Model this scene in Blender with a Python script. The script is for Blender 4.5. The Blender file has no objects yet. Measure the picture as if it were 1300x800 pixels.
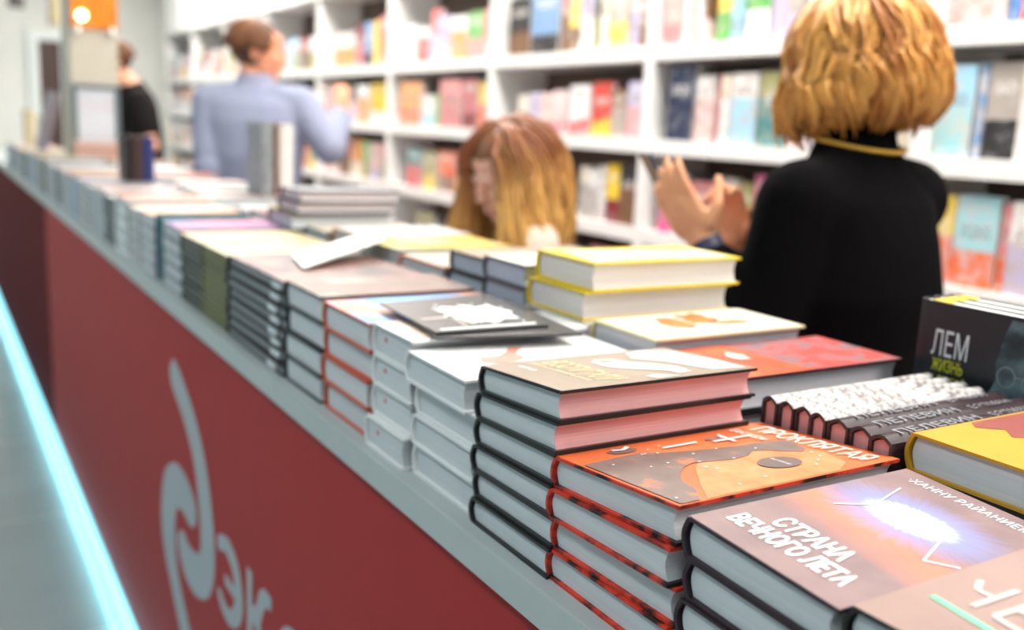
import bpy, bmesh, math, random
from mathutils import Vector, Matrix
C = bpy.context.scene.collection
PI = math.pi
# ------------------------------------------------------------------ camera
cd = bpy.data.cameras.new('camera'); cam = bpy.data.objects.new('camera', cd); C.objects.link(cam)
R3 = Matrix(((0.85583767, 0.06097435, -0.51363802), (-0.5151533, 0.18968559, -0.83584476), (0.04646464, 0.97994975, 0.19375121)))
cam.matrix_world = Matrix.Translation((0, 0, 1.45)) @ R3.to_4x4()
cd.sensor_width = 36; cd.lens = 33.92; cd.clip_start = .02; cd.clip_end = 60
cd.dof.use_dof = True; cd.dof.focus_distance = 0.76; cd.dof.aperture_fstop = 3.3
bpy.context.scene.camera = cam
# ------------------------------------------------------------------ world, lights, exposure
w = bpy.data.worlds.new('world'); bpy.context.scene.world = w; w.use_nodes = True
w.node_tree.nodes['Background'].inputs[0].default_value = (.86, .93, 1, 1)
w.node_tree.nodes['Background'].inputs[1].default_value = 0.4
vs = bpy.context.scene.view_settings
vs.view_transform = 'Standard'; vs.look = 'None'; vs.gamma = 1; vs.use_curve_mapping = False; vs.exposure = 0.0
def area(name, loc, size, power, col=(1, .97, .92), rot=(0, 0, 0)):
    l = bpy.data.lights.new(name, 'AREA'); l.shape = 'RECTANGLE'; l.size, l.size_y = size; l.energy = power; l.color = col
    o = bpy.data.objects.new(name, l); o.location = loc; o.rotation_euler = rot; C.objects.link(o); return o
LAMP_ROWS = [(1.72, 54), (-.9, 6.2)]
LAMP_Y = [-1.2, .9, 3.0, 5.1, 7.2, 9.3]
for lx, pw in LAMP_ROWS:
    for ly in LAMP_Y:
        area('ceiling_lamp_light', (lx, ly, 3.12), (.5, 1.3), pw, (1, .96, .9) if lx > 0 else (.42, .8, 1))
area('base_strip_light', (.394, 3.9, .03), (.02, 9.2), 5, (.35, .88, 1), (0, math.radians(60), 0))
# ------------------------------------------------------------------ helpers
PAL = dict(white=(.9,.9,.88), offwhite=(.84,.83,.82), cream=(.82,.74,.58), pinkpale=(.85,.6,.57), pink=(.8,.3,.32), rose=(.6,.2,.22),
  magenta=(.8,.08,.3), red=(.72,.04,.03), redorange=(.85,.16,.05), orange=(.85,.33,.07), yellow=(.88,.62,.04), brown=(.2,.1,.05), darkred=(.22,.02,.03),
  dark=(.03,.028,.03), navy=(.02,.03,.07), blue=(.05,.2,.62), steelblue=(.2,.34,.55), skyblue=(.35,.65,.85), aqua=(.35,.68,.72), teal=(.03,.22,.22),
  green=(.1,.45,.08), olive=(.32,.33,.1), lavender=(.55,.5,.72), greybeige=(.42,.37,.33), grey=(.4,.41,.43), purple=(.2,.08,.42), black=(.012,.012,.013), taupe=(.36,.27,.2), mauve=(.3,.2,.2))
MATS = {}
def nt(name, rough=.5, spec=.5):
    m = bpy.data.materials.new(name); m.use_nodes = True
    b = m.node_tree.nodes['Principled BSDF']; b.inputs['Roughness'].default_value = rough; b.inputs['Specular IOR Level'].default_value = spec
    return m, m.node_tree, b
def N(t, kind, **kw):
    n = t.nodes.new(kind)
    for k, v in kw.items():
        if k in n.inputs: n.inputs[k].default_value = v
        else: setattr(n, k, v)
    return n
def mixc(t, fac, a, b):
    n = t.nodes.new('ShaderNodeMix'); n.data_type = 'RGBA'; n.clamp_factor = True
    for s, v in ((n.inputs[0], fac), (n.inputs[6], a), (n.inputs[7], b)):
        if hasattr(v, 'links') or isinstance(v, bpy.types.NodeSocket): t.links.new(v, s)
        elif isinstance(v, (int, float)): s.default_value = v
        else: s.default_value = (*v[:3], 1)
    return n.outputs[2]
def mth(t, op, a, b=None, clamp=False):
    n = t.nodes.new('ShaderNodeMath'); n.operation = op; n.use_clamp = clamp
    for i, v in enumerate((a, b)):
        if v is None: continue
        if isinstance(v, bpy.types.NodeSocket): t.links.new(v, n.inputs[i])
        else: n.inputs[i].default_value = v
    return n.outputs[0]
def coords(t, kind='Object', scale=(1,1,1), loc=(0,0,0)):
    tc = t.nodes.new('ShaderNodeTexCoord'); mp = t.nodes.new('ShaderNodeMapping')
    mp.inputs['Scale'].default_value = scale; mp.inputs['Location'].default_value = loc
    t.links.new(tc.outputs[kind], mp.inputs[0]); return mp.outputs[0]
def noise(t, vec, scale, detail=3, rough=.5):
    n = t.nodes.new('ShaderNodeTexNoise'); n.inputs['Scale'].default_value = scale; n.inputs['Detail'].default_value = detail; n.inputs['Roughness'].default_value = rough
    t.links.new(vec, n.inputs['Vector']); return n.outputs['Fac']
def plain(name, col, rough=.45, spec=.35, var=.06, scale=30, metal=0, bump=0):
    if name in MATS: return MATS[name]
    m, t, b = nt(name, rough, spec); b.inputs['Metallic'].default_value = metal
    v = coords(t); f = noise(t, v, scale, 3)
    c2 = tuple(max(0, c * (1 - var * 2)) for c in col); c1 = tuple(min(1, c * (1 + var)) for c in col)
    t.links.new(mixc(t, f, c1, c2), b.inputs['Base Color'])
    if bump:
        bp = N(t, 'ShaderNodeBump'); bp.inputs['Strength'].default_value = bump; bp.inputs['Distance'].default_value = .002
        t.links.new(f, bp.inputs['Height']); t.links.new(bp.outputs[0], b.inputs['Normal'])
    MATS[name] = m; return m
def P(c, rough=.34): return plain('card_' + c, PAL[c], rough)
def pages(name, col):
    if name in MATS: return MATS[name]
    m, t, b = nt(name, .75, .2)
    v = coords(t, 'Object', (4, 4, 900)); f = noise(t, v, 1.0, 2, .6)
    v2 = coords(t, 'Object', (30, 30, 120)); f2 = noise(t, v2, 1.0, 2)
    c = mixc(t, f, tuple(x * 1.06 for x in col), tuple(x * .78 for x in col))
    c = mixc(t, mth(t, 'MULTIPLY', f2, .25), c, tuple(x * .7 for x in col))
    t.links.new(c, b.inputs['Base Color'])
    bp = N(t, 'ShaderNodeBump'); bp.inputs['Strength'].default_value = .35; bp.inputs['Distance'].default_value = .0006
    t.links.new(f, bp.inputs['Height']); t.links.new(bp.outputs[0], b.inputs['Normal'])
    MATS[name] = m; return m
PG = pages('page_paper', (.72, .74, .75)); PGP = pages('page_paper_pink_bounce', (.80, .40, .39)); PGD = pages('page_paper_grey', (.42, .43, .44)); PGW = pages('page_paper_white', (.85, .84, .82))  # PGP: pink bounce off the red covers, put into the paper colour
def splotch(name, cols, scale=12, rough=.42, distort=0):
    """printed picture: noise driven blocks of ink colour"""
    if name in MATS: return MATS[name]
    m, t, b = nt(name, rough, .28)
    v = coords(t, 'Object'); n = t.nodes.new('ShaderNodeTexNoise'); n.inputs['Scale'].default_value = scale; n.inputs['Detail'].default_value = 4; n.inputs['Distortion'].default_value = distort
    t.links.new(v, n.inputs['Vector'])
    r = t.nodes.new('ShaderNodeValToRGB'); e = r.color_ramp.elements
    k = len(cols)
    for i, c in enumerate(cols):
        p = .3 + .42 * i / max(1, k - 1)
        if i < 2: e[i].position = p; e[i].color = (*c, 1)
        else: x = e.new(p); x.color = (*c, 1)
    t.links.new(n.outputs['Fac'], r.inputs[0]); t.links.new(r.outputs[0], b.inputs['Base Color'])
    MATS[name] = m; return m
def twotone(a, c, seed):
    """cover with a block of a second colour and a pale lettering band, in the book's own generated space"""
    key = 'jacket_%s_%s_%d' % (a, c, seed)
    if key in MATS: return MATS[key]
    rr = random.Random(key); m, t, b = nt(key, .4, .4)
    tc = t.nodes.new('ShaderNodeTexCoord'); sp = t.nodes.new('ShaderNodeSeparateXYZ'); t.links.new(tc.outputs['Generated'], sp.inputs[0])
    z = sp.outputs[2]; y = sp.outputs[1]
    v = coords(t, 'Object'); f = noise(t, v, 25, 3)
    cut = rr.choice([.3, .4, .55, .65]); lo = rr.random() < .7
    zz = mth(t, 'ADD', z, mth(t, 'MULTIPLY', mth(t, 'SUBTRACT', f, .5), rr.choice([0, .1, .5])))
    blk = mth(t, 'LESS_THAN', zz, cut) if lo else mth(t, 'GREATER_THAN', zz, cut)
    base = mixc(t, blk, PAL[a], PAL[c])
    f3 = noise(t, coords(t, 'Object', (1, 1, 1), (rr.random() * 9, 0, 0)), 32, 2)
    base = mixc(t, mth(t, 'MULTIPLY', mth(t, 'SUBTRACT', f3, .38 if sum(PAL[a]) > .4 else .5), 2.2 if sum(PAL[a]) > .4 else 1.2, True), base, rr.choice([(.55,.45,.38), (.7,.62,.55), (.3,.22,.18), (.6,.6,.62)]))
    lum = sum(PAL[a]); ink = (.85,.82,.78) if lum < 1.2 else (.25,.2,.2)
    tz = rr.uniform(.6, .85)
    vv = coords(t, 'Generated', (1, 14, 30)); g = noise(t, vv, 1, 1)
    band = mth(t, 'MULTIPLY', mth(t, 'LESS_THAN', mth(t, 'ABSOLUTE', mth(t, 'SUBTRACT', z, tz)), .07), mth(t, 'GREATER_THAN', g, .5))
    band = mth(t, 'MULTIPLY', band, mth(t, 'LESS_THAN', mth(t, 'ABSOLUTE', mth(t, 'SUBTRACT', y, .5)), .36))
    t.links.new(mixc(t, mth(t, 'MULTIPLY', band, .7), base, ink), b.inputs['Base Color'])
    MATS[key] = m; return m
def emit(name, col, s):
    if name in MATS: return MATS[name]
    m, t, b = nt(name); b.inputs['Emission Color'].default_value = (*col, 1); b.inputs['Emission Strength'].default_value = s; b.inputs['Base Color'].default_value = (*col, 1)
    MATS[name] = m; return m

class MB:
    def __init__(s): s.v = []; s.f = []; s.mi = []
    def add(s, vs, fs, mi=0):
        o = len(s.v); s.v += [tuple(v) for v in vs]; s.f += [tuple(i + o for i in f) for f in fs]; s.mi += [mi] * len(fs); return s
    def box(s, x0, x1, y0, y1, z0, z1, mi=0):
        vs = [(x, y, z) for z in (z0, z1) for y in (y0, y1) for x in (x0, x1)]
        return s.add(vs, [(0,2,3,1), (4,5,7,6), (0,1,5,4), (2,6,7,3), (0,4,6,2), (1,3,7,5)], mi)
    def prism(s, prof, a, b, axis='y', mi=0):
        """closed profile (p,q) extruded from a to b along axis; convex or concave n-gon caps"""
        def mk(p, q, r):
            return {'y': (p, r, q), 'x': (r, p, q), 'z': (p, q, r)}[axis]
        n = len(prof); vs = [mk(p, q, a) for p, q in prof] + [mk(p, q, b) for p, q in prof]
        fs = [(i, (i + 1) % n, (i + 1) % n + n, i + n) for i in range(n)] + [tuple(range(n))[::-1], tuple(range(n, 2 * n))]
        return s.add(vs, fs, mi)
    def tube(s, pts, radii, n=10, mi=0, cap=True, flat=None):
        pts = [Vector(p) for p in pts]; rings = []; up = Vector((.13, .21, .97))
        for i, p in enumerate(pts):
            d = (pts[min(i + 1, len(pts) - 1)] - pts[max(i - 1, 0)]).normalized()
            u = d.cross(up)
            if u.length < .1: u = d.cross(Vector((1, 0, 0)))
            u.normalize(); v2 = d.cross(u).normalized()
            r = radii[i] if hasattr(radii, '__len__') else radii
            rx, ry = (r if hasattr(r, '__len__') else (r, r))
            rings.append([p + u * rx * math.cos(2 * PI * k / n) + v2 * ry * math.sin(2 * PI * k / n) for k in range(n)])
        vs = [q for r in rings for q in r]; fs = []
        for i in range(len(pts) - 1):
            for k in range(n):
                fs.append((i * n + k, i * n + (k + 1) % n, (i + 1) * n + (k + 1) % n, (i + 1) * n + k))
        if cap: fs += [tuple(range(n))[::-1], tuple((len(pts) - 1) * n + k for k in range(n))]
        return s.add(vs, fs, mi)
    def ell(s, c, r, rot=None, nu=16, nv=10, mi=0):
        rot = rot or Matrix.Identity(3); c = Vector(c); vs = []; fs = []
        for j in range(1, nv):
            for i in range(nu):
                a, b = 2 * PI * i / nu, PI * j / nv
                vs.append(c + rot @ Vector((r[0] * math.sin(b) * math.cos(a), r[1] * math.sin(b) * math.sin(a), r[2] * math.cos(b))))
        vs += [c + rot @ Vector((0, 0, r[2])), c + rot @ Vector((0, 0, -r[2]))]; t0, b0 = len(vs) - 2, len(vs) - 1
        for j in range(nv - 2):
            for i in range(nu): fs.append((j * nu + i, (j + 1) * nu + i, (j + 1) * nu + (i + 1) % nu, j * nu + (i + 1) % nu))
        for i in range(nu): fs.append((t0, i, (i + 1) % nu)); fs.append((b0, (nv - 2) * nu + (i + 1) % nu, (nv - 2) * nu + i))
        return s.add(vs, fs, mi)
    def mesh(s, name, mats, smooth=False):
        me = bpy.data.meshes.new(name); me.from_pydata(s.v, [], s.f)
        for m in (mats if isinstance(mats, (list, tuple)) else [mats]): me.materials.append(m)
        me.polygons.foreach_set('material_index', s.mi)
        if smooth: me.polygons.foreach_set('use_smooth', [True] * len(me.polygons))
        me.update(); return me
    def build(s, name, mats, parent=None, smooth=False, loc=None, fix=True):
        me = s.mesh(name, mats, smooth)
        if fix:
            bm = bmesh.new(); bm.from_mesh(me); bmesh.ops.recalc_face_normals(bm, faces=bm.faces); bm.to_mesh(me); bm.free()
        o = bpy.data.objects.new(name, me); C.objects.link(o)
        if parent: o.parent = parent
        if loc: o.location = loc
        return o
def tag(o, label=None, cat=None, group=None, kind=None):
    if label: o['label'] = label
    if cat: o['category'] = cat
    if group: o['group'] = group
    if kind: o['kind'] = kind
    return o
def empty(name, loc=(0,0,0), rz=0, label=None, cat=None, group=None, rot=None):
    o = bpy.data.objects.new(name, None); o.empty_display_size = .05; o.location = loc; o.rotation_euler = rot or (0, 0, rz); C.objects.link(o)
    return tag(o, label, cat, group)
def copy_thing(root):
    r = root.copy(); C.objects.link(r)
    for ch in root.children:
        c = ch.copy(); C.objects.link(c); c.parent = r
    return r
_T = {}
def text2d(s, bold=0.0, spacing=1.0):
    k = (s, bold, spacing)
    if k not in _T:
        cu = bpy.data.curves.new('lettering', 'FONT'); cu.body = s; cu.size = 1; cu.offset = bold; cu.space_character = spacing; cu.resolution_u = 3
        o = bpy.data.objects.new('lettering', cu); C.objects.link(o)
        me = bpy.data.meshes.new_from_object(o.evaluated_get(bpy.context.evaluated_depsgraph_get()))
        vs = [(v.co.x, v.co.y) for v in me.vertices]; fs = [tuple(p.vertices) for p in me.polygons]
        bpy.data.objects.remove(o); bpy.data.curves.remove(cu); bpy.data.meshes.remove(me)
        x0 = min(v[0] for v in vs); x1 = max(v[0] for v in vs); y0 = min(v[1] for v in vs); y1 = max(v[1] for v in vs)
        _T[k] = ([((x - x0) / (x1 - x0), (y - y0) / (y1 - y0)) for x, y in vs], fs)
    return _T[k]
def put_text(mb, s, org, ux, uy, fn, bold=0.0, mi=0, spacing=1.0):
    """letters fill the parallelogram org + a*ux + b*uy (2D), mapped by fn(x, y) -> 3D"""
    vs, fs = text2d(s, bold, spacing)
    mb.add([fn(org[0] + a * ux[0] + b * uy[0], org[1] + a * ux[1] + b * uy[1]) for a, b in vs], fs, mi)
def poly(mb, pts, fn, mi=0): mb.add([fn(x, y) for x, y in pts], [tuple(range(len(pts)))], mi)
def blob(cx, cy, rx, ry, n=18, rough=.15, seed=0, rot=0):
    r = random.Random(seed); out = []
    for i in range(n):
        a = 2 * PI * i / n; k = 1 + rough * r.uniform(-1, 1); x, y = rx * k * math.cos(a), ry * k * math.sin(a)
        out.append((cx + x * math.cos(rot) - y * math.sin(rot), cy + x * math.sin(rot) + y * math.cos(rot)))
    return out
ORD = ['topmost', 'second from top', 'third from top', 'fourth from top', 'fifth from top', 'sixth from top', 'seventh from top', 'eighth from top', 'ninth from top', 'tenth from top', 'eleventh from top', 'twelfth from top']
# ------------------------------------------------------------------ book
def book_meshes(W, H, T, cover, pg, sh=None, c=.0026, soft=False, spine=None, bulge=.005, inset=.004):
    """lying book: spine along x=0, fore-edge at x=W, bottom edge y=0; sh(x, z) lifts z"""
    sh = sh or (lambda x, z: z)
    if soft: c = .0006
    bot = [(W * k / 6, 0) for k in range(6, 0, -1)]; n = 8
    def arc(cx, r0, lo, hi, k=n):
        return [(cx - r0 * math.sin(PI * i / k), lo + (hi - lo) * i / k) for i in range(k + 1)]
    b = bulge if not soft else .0008
    outer = [(W, 0), (W * .5, 0), (.006, 0)] + arc(.0, b, .0006, T - .0006) + [(.006, T), (W * .5, T), (W, T)]
    inner = [(W, T - c), (W * .5, T - c), (.006, T - c)] + arc(.003, b, T - c, c)[0:] + [(.006, c), (W * .5, c), (W, c)]
    mb = MB(); no = len(outer)
    prof = outer + inner; n2 = len(prof)
    vs = [(x, 0, sh(x, z)) for x, z in prof] + [(x, H, sh(x, z)) for x, z in prof]
    fs = [(i, (i + 1) % n2, (i + 1) % n2 + n2, i + n2) for i in range(n2)]
    for yy in (0, n2):   # end caps as strips between outer and inner
        for i in range(no - 1):
            a, bq = i, i + 1; cI, dI = n2 - 1 - i, n2 - 2 - i
            fs.append((a + yy, bq + yy, dI + yy, cI + yy))
    mb.add(vs, fs, 0)
    if spine is not None:
        for i in range(3, 3 + n - 0): mb.mi[i] = 1
    pb = MB(); e = .0015 if soft else inset; fo = W - (.0008 if soft else .004)
    k = 8; z0, z1 = c, T - c
    right = [(fo - (0 if soft else .0045) * math.sin(PI * i / k), z0 + (z1 - z0) * i / k) for i in range(k + 1)]
    left = [(.004 - b * .8 * math.sin(PI * i / k), z1 + (z0 - z1) * i / k) for i in range(k + 1)]
    prof = right + left; m = len(prof)
    vs = [(x, e, sh(x, z)) for x, z in prof] + [(x, H - e, sh(x, z)) for x, z in prof]
    fs = [(i, (i + 1) % m, (i + 1) % m + m, i + m) for i in range(m)]
    for yy in (0, m):
        for i in range(k): fs.append((i + yy, i + 1 + yy, m - 2 - i + yy, m - 1 - i + yy))
    pb.add(vs, fs, 0)
    if isinstance(pg, tuple):
        for i in range(k): pb.mi[i] = 1
        pg = list(pg)
    mats = [cover] + ([spine] if spine is not None else [])
    def fin(mb, nm, mm):
        me = mb.mesh(nm, mm); bm = bmesh.new(); bm.from_mesh(me); bmesh.ops.recalc_face_normals(bm, faces=bm.faces); bm.to_mesh(me); bm.free(); return me
    return fin(mb, 'cover', mats), fin(pb, 'page_block', pg)
def make_book(loc, meshes, label, group=None, name='hardcover_book', rot=None, rz=-PI / 2, cat='book'):
    r = empty(name, loc, rz, label, cat, group, rot)
    for nm, me in zip(('cover', 'page_block'), meshes):
        o = bpy.data.objects.new(nm, me); C.objects.link(o); o.parent = r
    return r
def stack(X, yfar, ztop, n, W, H, T, cover, pg, desc, group, dz=0.0, spine=None, top_cover=None, jit=.0025, soft=False, base=1.065, seed=0, offs=None, name='hardcover_book', toplabel=None, rzj=.6):
    """pile of n copies, first the bottom one; returns (top root, surface function)"""
    rr = random.Random(seed * 7 + 3); T = (ztop - base) / n; g = .0003; res = None
    k = dz / (n * T * W)
    shared = None
    for i in range(n):
        z0 = i * T
        sh = (lambda x, z, z0=z0: (z0 + z) * (1 + k * x) - z0) if dz else None
        cv = cover
        if dz or cv is not cover or shared is None:
            me = book_meshes(W, H, T - g, cv, pg, sh, soft=soft, spine=spine if cv is cover else (spine or None))
            if not dz and cv is cover: shared = me
        else: me = shared
        ox, oy = (offs[i] if offs else (rr.uniform(-jit, jit), rr.uniform(-jit, jit)))
        lab = ('%s %s in %s' % (ORD[n - 1 - i], 'paperback' if soft else 'book', desc)) if not (i == n - 1 and toplabel) else toplabel
        res = make_book((X + ox, yfar + oy, base + z0), me, lab, group, name, rz=-PI / 2 + math.radians(rr.uniform(-rzj, rzj)))
    Tt = T - g; z0 = (n - 1) * T
    if top_cover is not None and top_cover is not cover:
        f0 = lambda x, y: (x, y, (z0 + Tt) * (1 + k * x) - z0 + .00025)
        mb = MB(); e_ = .0025; nseg = 6
        for q in range(nseg):
            a, b = .0005 + (W - .001) * q / nseg, .0005 + (W - .001) * (q + 1) / nseg
            poly(mb, [(a, .0008), (b, .0008), (b, H - .0008), (a, H - .0008)], f0)
        mb.build('cover_picture', top_cover, res, fix=False)
    def surf(lift=.0004, W=W, H=H):
        def fn(u, v):
            x, y = u * W, v * H
            return (x, y, (z0 + Tt) * (1 + k * x) - z0 + lift)
        return fn
    return res, surf
# ------------------------------------------------------------------ setting
CT = 1.065   # counter top height
def floor_mat():
    m, t, b = nt('floor_tile', .22, .5)
    v = coords(t, 'Object'); f = noise(t, v, 2.2, 4); f2 = noise(t, v, 30, 2)
    br = t.nodes.new('ShaderNodeTexBrick'); br.offset = 0; br.inputs['Scale'].default_value = 1
    br.inputs['Brick Width'].default_value = .9; br.inputs['Row Height'].default_value = .9; br.inputs['Mortar Size'].default_value = .006
    t.links.new(v, br.inputs['Vector'])
    c = mixc(t, f, (.42, .5, .5), (.25, .3, .3)); c = mixc(t, mth(t, 'MULTIPLY', f2, .3), c, (.42, .42, .38))
    c = mixc(t, br.outputs['Fac'], c, (.5, .52, .52)); t.links.new(c, b.inputs['Base Color'])
    return m
FX0, FX1, FY0, FY1 = -3.2, 3.1, -2.6, 11.9
tag(MB().box(FX0, FX1, FY0, FY1, -.1, 0).build('floor', floor_mat()), kind='structure')
wallm = plain('wall_paint', (.88, .87, .82), .7, .2, .03, 3); whitem = plain('white_laminate', (.86, .86, .84), .4, .4, .015, 6)
ceilm = plain('ceiling_paint', (.85, .85, .84), .8, .2, .02, 3)
tag(MB().box(FX0, FX1, FY0, FY1, 3.2, 3.3).build('ceiling', ceilm), kind='structure')
tag(MB().box(FX0, FX1, FY1, FY1 + .1, 0, 3.2).build('wall_back', wallm), kind='structure')
tag(MB().box(FX1, FX1 + .1, FY0, FY1 + .1, 0, 3.2).build('wall_right', wallm), kind='structure')
tag(MB().box(FX0 - .1, FX0, FY0, FY1 + .1, 0, 3.2).build('wall_left', plain('aisle_wall_blue_grey', (.25,.36,.42), .7, .2, .03, 3)), kind='structure')
# lamps on the ceiling (housing with a lit diffuser)
diff = emit('lamp_diffuser', (1, .97, .92), 6)
lab_l = ['over the aisle beside the bookcase', 'over the aisle before the counter']
for ri, (lx, pw) in enumerate(LAMP_ROWS):
    for li, ly in enumerate(LAMP_Y):
        r = empty('ceiling_lamp', (lx, ly, 3.2), 0, 'long white ceiling lamp %s, %s along it' % (lab_l[ri], ['nearest', 'second', 'third', 'fourth', 'fifth', 'farthest'][li]), 'lamp', 'ceiling lamps')
        MB().box(-.28, .28, -.68, .68, -.05, 0).build('housing', whitem, r)
        MB().box(-.25, .25, -.65, .65, -.056, -.0505).build('diffuser', diff, r)
# ------------------------------------------------------------------ counter
redm, t, b = nt('red_panel', .55, .18)
v = coords(t, 'Object', (60, 60, 60)); f = noise(t, v, 8, 2); t.links.new(mixc(t, f, (.45, .033, .034), (.40, .028, .028)), b.inputs['Base Color'])
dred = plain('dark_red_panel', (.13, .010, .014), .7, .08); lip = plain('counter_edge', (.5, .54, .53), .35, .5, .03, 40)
blackm = plain('black_laminate', (.02, .02, .02), .4)
topm = plain('counter_top_white', (.45, .49, .49), .35, .5, .03, 20)
counter = empty('display_counter', (.43, 0, 0), 0, 'long dark red bookshop counter with a pale edged top', 'counter')
CX0, CX1, CY0, CY1 = .426, 1.02, -.8, 8.6
def at0(o): o.location = (-.43, 0, 0); return o
at0(MB().box(CX0, CX1, CY0, CY1, 1.035, CT).build('counter_top', topm, counter))
at0(MB().box(CX0 - .004, CX0, CY0, CY1, 1.033, CT + .001).build('edge_strip', lip, counter))
at0(MB().box(.434, .45, CY0, 4.52, .034, 1.035).build('front_panel', redm, counter))
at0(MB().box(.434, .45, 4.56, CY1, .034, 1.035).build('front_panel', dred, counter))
at0(MB().box(.437, .45, 4.52, 4.56, .034, 1.035).build('joint_post', plain('joint_metal', (.16, .13, .13), .4), counter))
at0(MB().box(.46, CX1 - .01, CY0 + .01, CY0 + .03, 0, 1.035).build('end_panel', redm, counter))
at0(MB().box(.46, CX1 - .01, CY1 - .03, CY1 - .01, 0, 1.035).build('end_panel', redm, counter))
at0(MB().box(CX1 - .03, CX1 - .01, CY0 + .03, CY1 - .03, 0, 1.035).build('back_panel', redm, counter))
at0(MB().box(.45, .46, CY0, CY1, 0, .034).build('plinth', blackm, counter))
led = MB().box(.402, .432, CY0, CY1, .004, .026)
at0(led.build('light_strip', emit('cyan_light', (.3, .85, 1.0), 1.7), counter))
LOGO1 = [(2.077, 0.926), (2.04, 0.919), (2.008, 0.908), (1.935, 0.875), (1.861, 0.83), (1.803, 0.769), (1.771, 0.709), (1.751, 0.637), (1.755, 0.57), (1.785, 0.519), (1.835, 0.482), (1.912, 0.455), (1.993, 0.455), (2.048, 0.48), (2.072, 0.52), (2.045, 0.548), (2.01, 0.558), (1.975, 0.548), (1.921, 0.551), (1.883, 0.561), (1.864, 0.583), (1.861, 0.622), (1.872, 0.678), (1.905, 0.749), (1.972, 0.804), (2.042, 0.838), (2.101, 0.865), (2.112, 0.898)]
LOGO2 = [(1.99, 0.23), (2.042, 0.279), (2.09, 0.32), (2.15, 0.37), (2.205, 0.415), (2.236, 0.465), (2.243, 0.52), (2.226, 0.581), (2.189, 0.637), (2.128, 0.674), (2.062, 0.695), (1.988, 0.694), (1.932, 0.679), (1.897, 0.653), (1.9, 0.622), (1.926, 0.6), (1.958, 0.595), (2.003, 0.601), (2.047, 0.598), (2.077, 0.583), (2.094, 0.553), (2.099, 0.501), (2.087, 0.447), (2.048, 0.404), (2.0, 0.368), (1.95, 0.33), (1.89, .29), (1.84, .25), (1.88, .22)]
def smooth_loop(p, k=3):
    out = []; n = len(p)
    for i in range(n):
        a, b_, c, d = [Vector(p[(i + j) % n]) for j in (-1, 0, 1, 2)]
        for s in range(k):
            u = s / k; out.append(tuple(.5 * ((2 * b_) + (c - a) * u + (2 * a - 5 * b_ + 4 * c - d) * u * u + (3 * b_ - a - 3 * c + d) * u ** 3)))
    return out
mb = MB(); silver = plain('silver_print', (.42, .46, .48), .4, .5, .03)
from mathutils.geometry import tessellate_polygon
GE = [(1.726, 0.646), (1.725, 0.666), (1.689, 0.682), (1.648, 0.689), (1.608, 0.678), (1.577, 0.655), (1.561, 0.622), (1.559, 0.589), (1.576, 0.557), (1.606, 0.534), (1.647, 0.519), (1.691, 0.521), (1.721, 0.536), (1.733, 0.556), (1.71, 0.563), (1.685, 0.553), (1.658, 0.55), (1.631, 0.56), (1.616, 0.579), (1.614, 0.587), (1.64, 0.589), (1.675, 0.589), (1.678, 0.608), (1.66, 0.612), (1.614, 0.612), (1.625, 0.638), (1.654, 0.651), (1.681, 0.654), (1.706, 0.642)]
GK = [(1.533, 0.689), (1.502, 0.689), (1.502, 0.629), (1.48, 0.64), (1.462, 0.675), (1.434, 0.692), (1.396, 0.692), (1.396, 0.668), (1.424, 0.663), (1.44, 0.645), (1.456, 0.615), (1.441, 0.59), (1.425, 0.548), (1.395, 0.542), (1.395, 0.520), (1.43, 0.520), (1.455, 0.545), (1.475, 0.594), (1.502, 0.600), (1.502, 0.520), (1.533, 0.520)]
for L in (LOGO1, LOGO2, GE, GK):
    pts = smooth_loop(L) if L is not GK else L; tr = tessellate_polygon([[Vector((y, z, 0)) for y, z in pts]])
    mb.add([(.4335, y, z) for y, z in pts], [tuple(q) for q in tr])
put_text(mb, 'смо', (1.365, .520), (-.60, 0), (0, .172), lambda x, y: (.4333, x, y), bold=.045, spacing=1.08)
at0(mb.build('printed_logo', silver, counter, fix=False))
# ------------------------------------------------------------------ near stacks on the counter's front row
X0 = .443
def art(root, name, mats, layers):
    """layers: list of (polygons, material index); thin printed shapes on the cover"""
    mb = MB()
    for fn, polys, mi in layers:
        for p in polys: poly(mb, p, fn, mi)
    return mb.build(name, mats, root, fix=False)
edgeB = P('black', .3)
# 1 chalk lettered book
tp = splotch('cover_rosy_taupe', [(.30,.19,.165), (.36,.235,.205), (.4,.27,.235)], 6)
r, s = stack(X0, .333, 1.188, 4, .138, .235, .03, edgeB, PG, 'the chalk-lettered pile at the bottom right corner', 'rosy grey hardcovers with chalk lettering', top_cover=tp, spine=edgeB, seed=1, toplabel='rosy grey book with white chalk lettering and green line, cut by bottom right corner')
mb = MB(); fn = s(.0008)
put_text(mb, 'СТАРОЕ', (.16, .44), (1.35, 0), (0, .13), fn, bold=-.0)
put_text(mb, 'ЧЁСО', (.1, .22), (1.0, 0), (0, .16), fn, bold=-.0)
def strokes(mb, fn, lines, w):
    q_ = 0
    for ln in lines:
        for (x0, y0), (x1, y1) in zip(ln, ln[1:]):
            q_ += 1; fz = lambda a, b, q_=q_: tuple(Vector(fn(a, b)) + Vector((0, 0, q_ * 3e-5)))
            d = Vector((x1 - x0, (y1 - y0) * 1.7)); d.normalize(); nx, ny = -d.y * w, d.x * w / 1.7
            poly(mb, [(x0 + nx, y0 + ny), (x1 + nx, y1 + ny), (x1 - nx, y1 - ny), (x0 - nx, y0 - ny)], fz)
            if w > .02:
                for cx, cy in ((x0, y0), (x1, y1)): q_ += 1; poly(mb, blob(cx, cy, w, w / 1.7, 14, 0), lambda a, b, q_=q_: tuple(Vector(fn(a, b)) + Vector((0, 0, q_ * 3e-5))))
fn0 = fn; fn = lambda a, b: fn0(.05 + a * .82, .08 + b * .86)
mb = MB(); Wt = .019
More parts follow.
